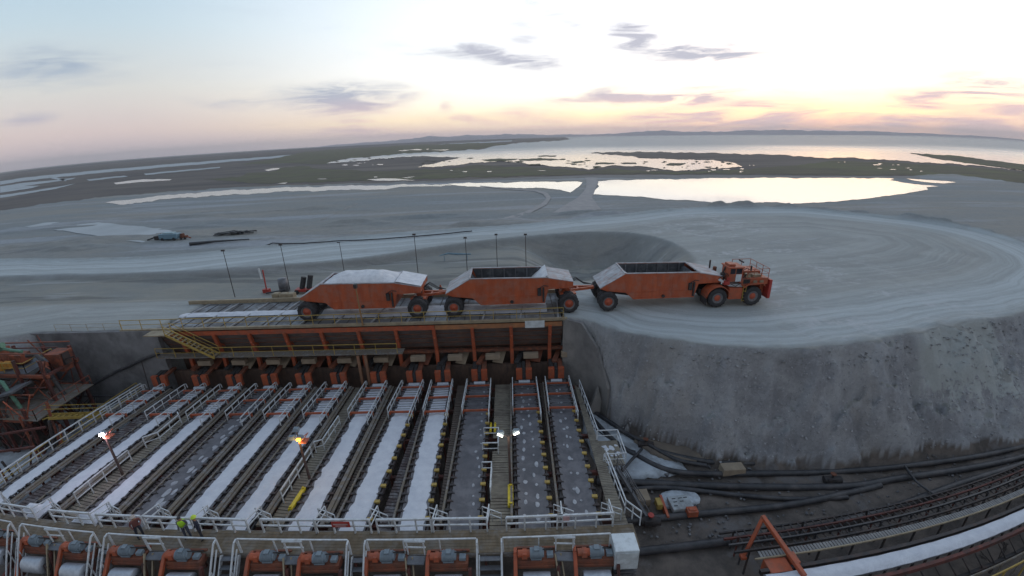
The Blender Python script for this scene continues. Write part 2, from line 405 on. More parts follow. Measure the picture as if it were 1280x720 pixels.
# plant floor
plant = (GX < 5.35) & (GX > -52) & (GY < 38.0)
hz = np.where(plant, .05*lump, hz)
hz = np.where((GX < 4.9) & (GX > -37) & (GY > 38.0) & (GY < 45.2), 8.2, hz)
hz = np.where((GX < 4.9) & (GX > -37.2) & (GY > 37.9) & (GY < 40.63), 0, hz)
pd = sdist(GX, GY, [(P(x_, y_, 0).x, P(x_, y_, 0).y) for x_, y_ in ((20, 283), (60, 275), (110, 274), (185, 281), (245, 292), (225, 299), (200, 304), (150, 304), (90, 293))])
hz = np.where(pd > -9, hz*(1-smooth(-9, -3, pd))+.12*smooth(-9, -3, pd), hz)
wm = sdist(GX, GY, [(4.9, 38.3), (5.1, 38.0), (6.6, 37.0), (7.9, 35.4), (8.7, 33.6), (4.9, 33)])
hz = np.where((wm > -.12) & (GY < 38.0), .05*lump, hz)
# flats beyond: low banks
flat = (dO < -16) & (GY > 60)
hz = hz + flat*np.maximum(0, fbm(GX*.035+4, GY*.09, 3, 44)-.12)*3.0
edge = np.minimum(np.minimum(GX+255, 120-GX), 196-GY)
hz = np.where((edge < .6) | ((GY > 151.9) & (GX > -70)), -.6, hz)
hz = np.where((GY > 150) & (GX <= -70), np.minimum(hz, hz*.5+.1), hz)
nx_, ny_ = len(tx), len(ty)
verts = np.stack([GX.ravel(), GY.ravel(), hz.ravel()], 1)
idx = np.arange(nx_*ny_).reshape(ny_, nx_)
faces = np.stack([idx[:-1, :-1].ravel(), idx[:-1, 1:].ravel(), idx[1:, 1:].ravel(), idx[1:, :-1].ravel()], 1)
me = bpy.data.meshes.new('ground'); me.vertices.add(len(verts)); me.vertices.foreach_set('co', verts.ravel().astype(np.float32))
me.loops.add(faces.size); me.loops.foreach_set('vertex_index', faces.ravel().astype(np.int32))
me.polygons.add(len(faces)); me.polygons.foreach_set('loop_start', np.arange(0, faces.size, 4, dtype=np.int32)); me.polygons.foreach_set('loop_total', np.full(len(faces), 4, np.int32))
me.update(calc_edges=True); me.validate()
me.polygons.foreach_set('use_smooth', np.ones(len(faces), bool))
def attr(name, a):
    at = me.attributes.new(name, 'FLOAT', 'POINT'); at.data.foreach_set('value', a.ravel().astype(np.float32))
onroad = smooth(-.6, .8, dO)*smooth(.8, -.6, dB)
# how much pale trodden salt lies there: the outer ring of the loop and both carriageways
ring = smooth(15, 4, dO)
nearlane = smooth(33, 37, GY)*smooth(49, 45, GY)*smooth(30, 6, GX)
pale = onroad*np.clip(np.maximum(ring, .35+.65*smooth(10, -25, GX)), 0, 1)
pale = pale*(1-.62*smooth(51, 48, GY)*smooth(2, -12, GX))
attr('onroad', onroad); attr('pale', pale); attr('u', dO); attr('inbowl', smooth(0, 1.5, dB))
attr('plantfloor', ((GX < 9) & (GY < 38.0)).astype(float)*(hz < 1.0)+((GY < 32) & (hz < .9) & (GX >= 9)).astype(float))
go = bpy.data.objects.new('ground', me); col.objects.link(go); tag(go, 'grey and white salt crusted ground with haul road loop and bank', None, None, 'structure')

gm = bpy.data.materials.new('salt_crusted_ground'); gm.use_nodes = True
nt = gm.node_tree; N = nt.nodes; L = nt.links; bs = N['Principled BSDF']; bs.inputs['Roughness'].default_value = .9; bs.inputs['Specular IOR Level'].default_value = .25
geo = N.new('ShaderNodeNewGeometry'); pos = geo.outputs['Position']
def at_(n_):
    a = N.new('ShaderNodeAttribute'); a.attribute_name = n_; return a.outputs['Fac']
sxn = N.new('ShaderNodeSeparateXYZ'); L.new(geo.outputs['Normal'], sxn.inputs[0])
sxp = N.new('ShaderNodeSeparateXYZ'); L.new(pos, sxp.inputs[0])
def n3(scale, detail=8, rough=.6, st=None, vec=None):
    m_ = N.new('ShaderNodeMapping'); m_.inputs['Scale'].default_value = st or (1, 1, 1); L.new(vec or pos, m_.inputs['Vector'])
    n = N.new('ShaderNodeTexNoise'); n.inputs['Scale'].default_value = scale; n.inputs['Detail'].default_value = detail; n.inputs['Roughness'].default_value = rough
    L.new(m_.outputs[0], n.inputs['Vector']); return n.outputs['Fac']
# open flats
f1 = nmr(n3(.016, 9, .6, (.45, 1.8, 1)), .38, .64); f2 = nmr(n3(.5, 8, .7), .35, .7)
flats = nmix(f1, (.235, .26, .27), (.285, .28, .26))
flats = nmix(nm('MULTIPLY', nmr(n3(.022, 8, .65, (.35, 2.6, 1)), .50, .64), .55), flats, (.37, .41, .47))
flats = nmix(nm('MULTIPLY', nmr(n3(.045, 9, .7, (.5, 2.4, 1)), .58, .68), .45), flats, (.13, .13, .145))
flats = nmix(nm('MULTIPLY', f2, .25), flats, (.13, .13, .14))
# road: streaks that run with the wheels (along the edge distance)
cu = N.new('ShaderNodeCombineXYZ'); L.new(at_('u'), cu.inputs[0])
wob = nm('MULTIPLY', n3(.06, 3, .5), 5.0)
L.new(nm('ADD', at_('u'), wob), cu.inputs[0]); L.new(nm('MULTIPLY', n3(.05, 4, .6), 1.2), cu.inputs[1])
tr3 = n3(2.6, 5, .6, None, cu.outputs[0]); tr = n3(.55, 7, .7, None, cu.outputs[0]); tr2 = n3(.16, 4, .6, None, cu.outputs[0])
road_g = nmix(nmr(n3(.12, 8, .62), .35, .65), (.32, .325, .31), (.25, .26, .25))
road_p = nmix(nmr(tr, .36, .64), (.48, .54, .57), (.33, .365, .38))
pl = nm('MULTIPLY', at_('pale'), nmr(nm('ADD', nm('MULTIPLY', tr2, .6), nm('MULTIPLY', n3(.25, 8, .65), .4)), .26, .48), clamp=True)
road = nmix(pl, road_g, road_p)
road = nmix(nm('MULTIPLY', nmr(tr, .56, .68), .45), road, (.40, .44, .49))
road = nmix(nm('MULTIPLY', nmr(n3(.5, 10, .72, (1, 2.2, 1)), .60, .68), .5), road, (.50, .54, .60))
road = nmix(nm('MULTIPLY', nmr(tr3, .50, .62), .16), road, (.20, .205, .21))
road = nmix(nm('MULTIPLY', nmr(tr3, .46, .36), .12), road, (.48, .50, .53))
swirl = nm('MULTIPLY', nmr(n3(.16, 10, .72, (1, 1.6, 1)), .50, .60), nm('MULTIPLY', nmr(sxp.outputs[0], 20, 30), nmr(sxp.outputs[0], 56, 40)))
road = nmix(nm('MULTIPLY', nm('MULTIPLY', swirl, .7), nmr(n3(1.2, 8, .7), .40, .60)), road, (.50, .52, .55))
base = nmix(at_('onroad'), flats, road)
base = nmix(nm('MULTIPLY', nmr(n3(3.0, 10, .8), .56, .68), .35), base, (.13, .13, .135))
hol = nmix(nmr(n3(.10, 9, .65, (1, 2, 1)), .35, .65), (.29, .285, .255), (.225, .24, .235))
hol = nmix(nm('MULTIPLY', nmr(n3(.14, 9, .68, (.22, 2.6, 1)), .50, .60), .8), hol, (.13, .135, .135))
hol = nmix(nm('MULTIPLY', nmr(n3(.2, 9, .68, (.18, 2.2, 1)), .57, .65), .5), hol, (.42, .44, .45))
base = nmix(nm('MULTIPLY', at_('inbowl'), .8), base, hol)
# steep earth faces
st_ = nm('MULTIPLY', nmr(sxn.outputs[2], .93, .74), nmr(at_('u'), 2, -1))
stb = nm('MULTIPLY', nmr(sxn.outputs[2], .93, .80), at_('inbowl'))
earth = nmix(nmr(n3(.25, 12, .75), .34, .66), (.36, .37, .39), (.225, .23, .25))
earth = nmix(nm('MULTIPLY', nmr(n3(3.2, 12, .85), .55, .62), .75), earth, (.46, .48, .50))
earth = nmix(nm('MULTIPLY', nmr(n3(3.6, 12, .85), .45, .38), .7), earth, (.10, .10, .105))
earth = nmix(nm('MULTIPLY', nmr(n3(.12, 5, .6, (1, 1, .4)), .52, .68), .6), earth, (.31, .29, .265))
spill = nm('MULTIPLY', nmr(nm('ADD', sxp.outputs[0], nm('MULTIPLY', n3(.5, 4), 3)), 36.5, 38.5), nmr(nm('ADD', sxp.outputs[0], nm('MULTIPLY', n3(.5, 4), 3)), 49.5, 47.5))
spill = nm('MULTIPLY', spill, nmr(nm('ADD', sxp.outputs[2], nm('MULTIPLY', n3(1.1, 8, .65, (1, 1, .15)), 9.0)), 8.2, 9.0))
earth = nmix(nm('MULTIPLY', spill, .85), earth, (.40, .43, .43))
base = nmix(nm('MAXIMUM', st_, nm('MULTIPLY', stb, .30)), base, earth)
# plant floor: dark mud with pale salt lying on it
mud = nmix(nmr(n3(.5, 9, .65), .36, .64), (.17, .145, .13), (.095, .085, .08))
mud = nmix(nmr(n3(.22, 9, .62), .56, .63), mud, (.16, .15, .15))
base = nmix(at_('plantfloor'), base, mud)
L.new(base, bs.inputs['Base Color'])
bp = N.new('ShaderNodeBump'); bp.inputs['Strength'].default_value = .75; bp.inputs['Distance'].default_value = .3
L.new(nm('ADD', n3(1.3, 12, .75), nm('MULTIPLY', nm('ADD', tr, nm('MULTIPLY', tr3, .4)), .3)), bp.inputs['Height']); L.new(bp.outputs[0], bs.inputs['Normal'])
me.materials.append(gm)

# ---------------------------------------------------------------- the far country, in sheets
def sheet(name, pts, z, mat, label, kind='structure', sub=2.0, amp=.0, freq=.25, seed=0, far=()):
    """outline surveyed through ray(), roughened along its length, then laid at height z"""
    rr = random.Random(seed+17); q = []
    n = len(pts)
    for i in range(n):
        a = pts[i]; b = pts[(i+1) % n]
        if far and i == n-1: q.append(a); continue
        L_ = math.hypot(b[0]-a[0], b[1]-a[1]); k = max(1, int(L_/sub)) if amp else 1
        for j in range(k):
            t = j/k; x = a[0]+(b[0]-a[0])*t; y = a[1]+(b[1]-a[1])*t
            if amp and j:
                x += rr.uniform(-1, 1)*amp*2.5
                y += rr.uniform(-1, 1)*amp*.8+amp*1.6*(math.sin(x*.21+seed)*.5+math.sin(x*.083+seed*2)*.6+math.sin(x*.47+seed*5)*.35)*min(1, min(j, k-j)/4)
            q.append((x, y))
    vs = [P(x, y, z) for x, y in q]+[Vector((fx, fy, z)) for fx, fy in far]
    bm = bmesh.new(); vv = [bm.verts.new(v) for v in vs]
    f = bm.faces.new(vv)
    if f.normal.z < 0: bmesh.ops.reverse_faces(bm, faces=[f])
    bm.normal_update()
    if bm.faces[:][0].normal.z < 0: bmesh.ops.reverse_faces(bm, faces=bm.faces[:])
    me = bpy.data.meshes.new(name); bm.to_mesh(me); bm.free(); me.materials.append(mat)
    o = bpy.data.objects.new(name, me); col.objects.link(o)
    return tag(o, label, None, None, kind)

def water(name, rough, tint, bs_=.0, bsc=.5, sp=.5):
    m = bpy.data.materials.new(name); m.use_nodes = True; n = m.node_tree.nodes; l = m.node_tree.links; b = n['Principled BSDF']
    b.inputs['Base Color'].default_value = (*tint, 1); b.inputs['Roughness'].default_value = rough; b.inputs['IOR'].default_value = 1.36; b.inputs['Specular IOR Level'].default_value = sp
    if bs_:
        g = n.new('ShaderNodeNewGeometry'); mp = n.new('ShaderNodeMapping'); mp.inputs['Scale'].default_value = (.4, 1, 1); l.new(g.outputs['Position'], mp.inputs[0])
        t = n.new('ShaderNodeTexNoise'); t.inputs['Scale'].default_value = bsc; t.inputs['Detail'].default_value = 6; l.new(mp.outputs[0], t.inputs['Vector'])
        bb = n.new('ShaderNodeBump'); bb.inputs['Strength'].default_value = bs_; bb.inputs['Distance'].default_value = 1; l.new(t.outputs['Fac'], bb.inputs['Height']); l.new(bb.outputs[0], b.inputs['Normal'])
    return m
w_pond = water('still_brine', .04, (.66, .66, .62), sp=.8)  # white salt bed in the base colour, also standing in for sky reflection
w_sea = water('sea_water', .38, (.19, .25, .29), .0, .35, .24)
n = w_sea.node_tree.nodes; l = w_sea.node_tree.links
g = n.new('ShaderNodeNewGeometry'); sq = n.new('ShaderNodeSeparateXYZ'); l.new(g.outputs['Position'], sq.inputs[0])
tz = n.new('ShaderNodeTexNoise'); tz.inputs['Scale'].default_value = .004; tz.inputs['Detail'].default_value = 6; l.new(g.outputs['Position'], tz.inputs['Vector'])
ad = n.new('ShaderNodeMath'); ad.operation = 'MULTIPLY_ADD'; l.new(tz.outputs['Fac'], ad.inputs[0]); ad.inputs[1].default_value = 500; l.new(sq.outputs[1], ad.inputs[2])
for sock, a_, b_ in (('Roughness', .12, .42), ('Specular IOR Level', .5, .16)):
    mr = n.new('ShaderNodeMapRange'); mr.interpolation_type = 'SMOOTHSTEP'; mr.inputs['From Min'].default_value = 650; mr.inputs['From Max'].default_value = 1500; mr.inputs['To Min'].default_value = a_; mr.inputs['To Max'].default_value = b_
    l.new(ad.outputs[0], mr.inputs['Value']); l.new(mr.outputs[0], n['Principled BSDF'].inputs[sock])
w_lag = water('lagoon_water', .2, (.26, .28, .29), .0, .5, .4)
marsh_m = M('marsh_plants', (.105, .100, .060), (.062, .060, .042), .03, .95, stretch=(1, 2.2, 1), dirt=(.10, .115, .045), dirt_scale=.012, dirt_amt=.7)
farland = M('far_mud_and_scrub', (.155, .135, .12), (.062, .056, .056), .007, .95, stretch=(.35, 2.6, 1), dirt=(.055, .05, .06), dirt_scale=.009, dirt_amt=.6)
panm = M('salt_pan_crust', (.42, .46, .49), (.30, .33, .35), .03, .8)
strip_m = M('dike_gravel', (.21, .21, .21), (.15, .15, .155), .1, .9)
trk_m = M('trodden_salt_track', (.34, .33, .33), (.26, .26, .27), .3, .9)

bm = bmesh.new()
rr_ = [140, 400, 1200, 4000, 14000, 45000]; segs = 48
prev = None
for r_ in rr_:
    ring_ = [bm.verts.new((math.sin(2*math.pi*k/segs)*r_, math.cos(2*math.pi*k/segs)*r_, -.6)) for k in range(segs)]
    if prev: [bm.faces.new((prev[k], prev[(k+1) % segs], ring_[(k+1) % segs], ring_[k])) for k in range(segs)]
    else: bm.faces.new(ring_[::-1])
    prev = ring_
bmesh.ops.recalc_face_normals(bm, faces=bm.faces)
if bm.faces[:][0].normal.z < 0: bmesh.ops.reverse_faces(bm, faces=bm.faces[:])
me2 = bpy.data.meshes.new('far_ground'); bm.to_mesh(me2); bm.free(); me2.materials.append(farland)
fo = bpy.data.objects.new('far_ground', me2); col.objects.link(fo); tag(fo, 'dark scrub and mud plain reaching to the horizon', None, None, 'structure')

shore = [(712, 174.2), (690, 176.2), (640, 179.5), (618, 182.5), (600, 187), (540, 190), (480, 194), (425, 200), (408, 204), (440, 202.5), (470, 198.5), (510, 196), (530, 195), (578, 197), (552, 202), (522, 209), (550, 208), (575, 206), (600, 203), (628, 201),
         (648, 203), (665, 206), (700, 208), (727, 210), (736, 212), (752, 209), (765, 206.5), (800, 207.5), (830, 212), (855, 213), (880, 211), (905, 210), (928, 208), (915, 203), (880, 200), (840, 199), (800, 198), (790, 195), (740, 192), (738, 191), (770, 189.8),
         (850, 190.5), (960, 193), (1000, 195), (1035, 198), (1060, 196.5), (1090, 199), (1160, 203), (1230, 207.5), (1275, 213), (1330, 222)]
sheet('sea', shore, -.30, w_sea, 'pale calm sea inlet stretching to the horizon', sub=2.5, amp=.45, far=((30000, 16000), (44000, 20000), (30000, 42000), (4500, 44000), (2600, 20000)))
sheet('marsh', [(1135, 190.8), (1200, 195), (1285, 206.5), (1325, 214), (1322, 221), (1280, 213), (1230, 206), (1180, 199.8), (1150, 193.8)], -.05, marsh_m, 'dark sand spit on the right of the sea', amp=.25)
for k, pp in enumerate([[(601, 199.5), (625, 198), (650, 198.5), (640, 200), (612, 201.5)], [(648, 199), (668, 198), (690, 198), (700, 199.5), (675, 200.3), (650, 200.4)], [(713, 202), (727, 201), (733, 202.5), (718, 203.5)], [(744, 203.2), (755, 202.8), (772, 203.8), (760, 205), (746, 204.6)],
                        [(775, 203.3), (795, 203.2), (796, 204.6), (780, 204.8)], [(663, 205), (675, 204.5), (676, 206), (660, 206.4)], [(672, 194.6), (696, 194.4), (694, 195.6), (674, 195.6)], [(838, 203.5), (858, 203.8), (850, 206.5), (832, 206)]]):
    sheet('marsh', pp, -.08, marsh_m, 'small dark marsh islet in the lagoon', amp=.25, seed=k, sub=3)
# green marsh belt between dike and water (behind it the dark plain)
sheet('marsh', [(255, 224), (330, 229.5), (430, 226.5), (600, 221.5), (750, 217.5), (900, 217), (1040, 218.5), (1150, 219), (1285, 229), (1330, 238), (1325, 224), (1275, 215), (1230, 210), (1160, 205.5), (1090, 202), (1040, 201), (990, 207), (930, 211.5), (870, 214.5), (810, 214), (765, 210.5), (737, 214.5), (700, 211), (655, 209), (600, 206), (560, 211), (470, 214), (400, 211), (380, 207), (350, 210), (345, 214), (310, 216), (300, 221)],
      -.45, marsh_m, 'olive green marsh belt behind the bright ponds', amp=.4)
sheet('marsh', [(300, 205), (345, 198), (380, 190), (420, 186.5), (520, 181), (610, 178.5), (640, 179.5), (618, 182), (598, 186.5), (540, 189.5), (480, 193.5), (420, 200), (410, 205), (360, 204)], -.42, marsh_m, 'green marsh strip left of the sea inlet', amp=.3)
# scattered tussocks and pools along the lagoon shore
def specks(name, boxes, z, mat, label, seed, hmax=1.1):
    rr = random.Random(seed); m = MB()
    for (x0, y0, x1, y1, cnt) in boxes:
        for _ in range(cnt):
            t = rr.random(); cx = x0+(x1-x0)*t; cy = y0+(y1-y0)*t+rr.gauss(0, 1.1); w = rr.uniform(1, 8)*rr.uniform(.3, 1); h = min(hmax, rr.uniform(.2, .12*w+.4)); n = 12
            m.add([P(cx+w*math.cos(2*math.pi*k/n)*rr.uniform(.6, 1.2), cy+h*math.sin(2*math.pi*k/n)*rr.uniform(.5, 1.2), z) for k in range(n)][::-1], [tuple(range(n))])
    tag(m.build(name, mat), label, None, None, 'stuff')
specks('marsh_tussocks', [(610, 201, 760, 207, 14), (660, 198, 740, 200, 6), (800, 204, 900, 202, 12), (900, 202, 925, 208, 6), (520, 204, 600, 198, 7), (410, 203, 540, 194, 9), (830, 209, 905, 207, 9), (1150, 194, 1250, 205, 6)], -.07, marsh_m, 'scattered dark tussocks standing in the shallow lagoon', 3)
specks('marsh_pools', [(760, 212, 930, 213, 12), (560, 213, 700, 213, 5), (930, 206, 960, 209, 3), (1010, 200, 1130, 206, 6), (420, 206, 480, 204, 6), (1080, 210, 1160, 212, 5), (500, 188, 560, 186, 4), (400, 222, 560, 222, 4)], -.30, w_lag, 'tiny bright pools scattered through the marsh', 5, .7)
# salt flats round the works
sheet('salt_flat', [(-140, 300), (-60, 279), (0, 263), (75, 252.5), (130, 246), (200, 240.5), (300, 233.8), (420, 230), (560, 226.2), (600, 225), (745, 220.5), (900, 221.5), (1040, 222), (1120, 221.5), (1160, 218), (1190, 217.5), (1225, 222), (1290, 231), (1400, 250), (1400, 420), (-140, 420)], -.24, gm,
      'blue grey salt flat beyond the haul road', amp=.5, sub=6)
sheet('dike', [(430, 230.3), (560, 225.8), (745, 219), (900, 218.8), (1040, 220), (1150, 220.5), (1150, 223), (1040, 223.2), (900, 223), (745, 222), (560, 228.2), (430, 231.6)], -.20, strip_m, 'low grey dike behind the ponds')
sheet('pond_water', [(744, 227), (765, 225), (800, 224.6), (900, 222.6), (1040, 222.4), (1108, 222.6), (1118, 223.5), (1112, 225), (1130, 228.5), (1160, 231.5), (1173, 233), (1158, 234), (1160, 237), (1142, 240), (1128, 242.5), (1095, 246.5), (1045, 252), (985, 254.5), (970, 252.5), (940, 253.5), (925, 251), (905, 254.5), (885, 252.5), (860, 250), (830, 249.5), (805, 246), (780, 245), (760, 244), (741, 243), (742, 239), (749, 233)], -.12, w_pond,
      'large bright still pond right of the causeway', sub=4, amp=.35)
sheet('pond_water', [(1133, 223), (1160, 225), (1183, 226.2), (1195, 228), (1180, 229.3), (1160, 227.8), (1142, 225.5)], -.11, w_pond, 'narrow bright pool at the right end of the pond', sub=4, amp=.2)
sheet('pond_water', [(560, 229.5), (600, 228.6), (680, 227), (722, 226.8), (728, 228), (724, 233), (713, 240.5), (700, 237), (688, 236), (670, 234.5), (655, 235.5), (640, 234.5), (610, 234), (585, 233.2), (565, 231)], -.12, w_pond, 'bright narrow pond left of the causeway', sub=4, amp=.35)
sheet('pond_water', [(130, 253), (200, 244.5), (260, 239.5), (330, 235.5), (420, 232.5), (560, 230), (566, 231.5), (540, 233), (500, 233.5), (480, 237), (430, 237.5), (350, 239.5), (320, 242), (220, 247.5), (150, 256)], -.11, w_lag, 'long pale water strip along the left salt flat', sub=5, amp=.5)
for k, pp in enumerate([[(0, 226.5), (30, 222), (110, 214), (220, 204.5), (420, 189.3), (560, 179.5), (640, 175.5), (640, 176.6), (560, 181), (420, 191.2), (220, 207.8), (110, 217.5), (30, 226), (0, 231)],
                        [(0, 233), (30, 228.5), (60, 226), (95, 222), (90, 224), (55, 229), (30, 232.5), (50, 232), (40, 235), (0, 241)], [(0, 244), (40, 238.5), (75, 233), (95, 229), (70, 236), (0, 247.5)],
                        [(108, 224.5), (155, 219.5), (160, 220.5), (112, 226)], [(180, 217), (240, 211.5), (275, 208.5), (275, 209.8), (235, 213.5), (182, 218.8)], [(60, 222), (70, 224), (82, 226.5), (84, 225), (70, 222)]]):
    sheet('salt_pan', pp, -.50, panm, ['long white salt strip along the horizon on the left', 'pale flooded salt pan at the far left', 'thin pale salt strip below the flooded pan', 'short pale salt streak on the dark plain', 'pale salt streak running under the long strip', 'small pale salt patch at the far left'][k], amp=.15, sub=5)
for k, pp in enumerate([[(142, 228.5), (160, 226), (180, 224), (215, 224), (212, 225.5), (175, 227.5), (145, 230.5)], [(330, 212.5), (340, 210.5), (350, 210), (348, 211.5), (335, 213.8)], [(345, 229.3), (360, 228), (356, 229.6)], [(458, 224.3), (480, 222.9), (495, 223.2), (520, 225.5), (470, 225.8)],
                        [(509, 187.4), (520, 186.2), (528, 186.8), (525, 187.8)], [(538, 187.2), (562, 186.8), (556, 188.2)]]):
    sheet('pond_water', pp, -.38, w_lag, ['pale pool on the dark plain at the far left', 'small bright pool on the dark plain', 'tiny bright pool beside the dike', 'thin pale pool in the marsh above the dike', 'tiny pool in the green marsh strip', 'thin pool in the green marsh strip'][k], amp=.15, sub=4)
sheet('salt_pan', [(30, 283), (60, 278), (110, 277), (180, 283), (236, 292), (220, 296), (200, 300), (180, 303), (150, 300), (90, 290)], .27, panm, 'white salt pond bed left of the haul road', amp=.4, sub=6)
sheet('dirt_track', [(640, 275), (665, 265), (683, 256), (689, 247), (684, 241), (672, 237.5), (640, 236), (600, 232), (600, 233), (640, 237.2), (668, 239), (679, 242.5), (683, 248), (676, 255), (655, 265), (618, 275.5)], -.06, trk_m, 'thin curved track across the salt flat', amp=0)
sheet('dirt_track', [(722, 247), (732, 236), (733, 226), (731, 222), (746, 222), (748, 228), (745, 234), (740, 247), (752, 262), (690, 266)], -.05, trk_m, 'broad causeway between the two ponds', amp=.2, sub=4)

# far hills and mountains with depth of their own
def ridge(name, a0, a1, dist, hfun, mat, label, n=90, depth=2600, seed=3):
    rr = random.Random(seed); mb = MB(); rows = 7; vs = []
    hs = []
    for i in range(n+1):
        t = i/n; hs.append(hfun(t)*(1+.07*math.sin(i*.9+seed)+.07*math.sin(i*.37)+rr.uniform(-.05, .05)))
    for j in range(rows):
        s = j/(rows-1); prof = math.sin(math.pi*s)**.8
        for i in range(n+1):
            a = a0+(a1-a0)*i/n; d = dist+depth*(s-.5)
            vs.append((math.sin(a)*d, math.cos(a)*d, -2+hs[i]*prof*(1+.15*math.sin(i*2.3+j*1.9))))
    fs = [(j*(n+1)+i, j*(n+1)+i+1, (j+1)*(n+1)+i+1, (j+1)*(n+1)+i) for j in range(rows-1) for i in range(n)]
    mb.add(vs, fs, 0, True); o = mb.build(name, mat); return tag(o, label, None, None, 'structure')
def azel(px, py):
    d = ray(px, py); return math.atan2(d[0], d[1]), math.asin(max(-1, min(1, d[2])))
hill_m = M('haze_tinted_rock', (.34, .31, .36), (.27, .25, .30), .002, 1)  # pale violet of distance haze painted into the rock colour
lowh_m = M('low_scrub_hills', (.085, .085, .095), (.06, .06, .07), .004, 1)
def skyline(name, pts, dist, mat, label, seed, depth):
    az_ = []; hh = []
    for px, h in pts:
        y = 170
        lo, hi = 60., 300.
        for _ in range(40):
            m = (lo+hi)/2
            if ray(px, m)[2] > 0: lo = m
            else: hi = m
        az_.append(azel(px, lo)[0]); hh.append(h*(.62 if dist > 9000 else .4)/505.*dist)
    a0, a1 = az_[0], az_[-1]
    def hf(t): return float(np.interp(a0+(a1-a0)*t, az_, hh))
    return ridge(name, a0, a1, dist, hf, mat, label, seed=seed, depth=depth, n=130)
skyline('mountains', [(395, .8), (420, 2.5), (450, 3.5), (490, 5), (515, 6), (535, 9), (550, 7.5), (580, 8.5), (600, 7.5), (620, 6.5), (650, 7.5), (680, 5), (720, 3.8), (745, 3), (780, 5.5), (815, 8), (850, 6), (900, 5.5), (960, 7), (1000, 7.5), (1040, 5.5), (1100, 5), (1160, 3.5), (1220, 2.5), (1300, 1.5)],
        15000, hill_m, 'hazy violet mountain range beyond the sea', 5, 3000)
skyline('hills', [(-120, .5), (0, 1.6), (120, 2.2), (250, 1.6), (380, 2.2), (460, 2.6), (560, 2.4), (640, 1.8), (700, 1.0), (730, .3)], 6000, lowh_m, 'low dark hills along the left horizon', 8, 900)

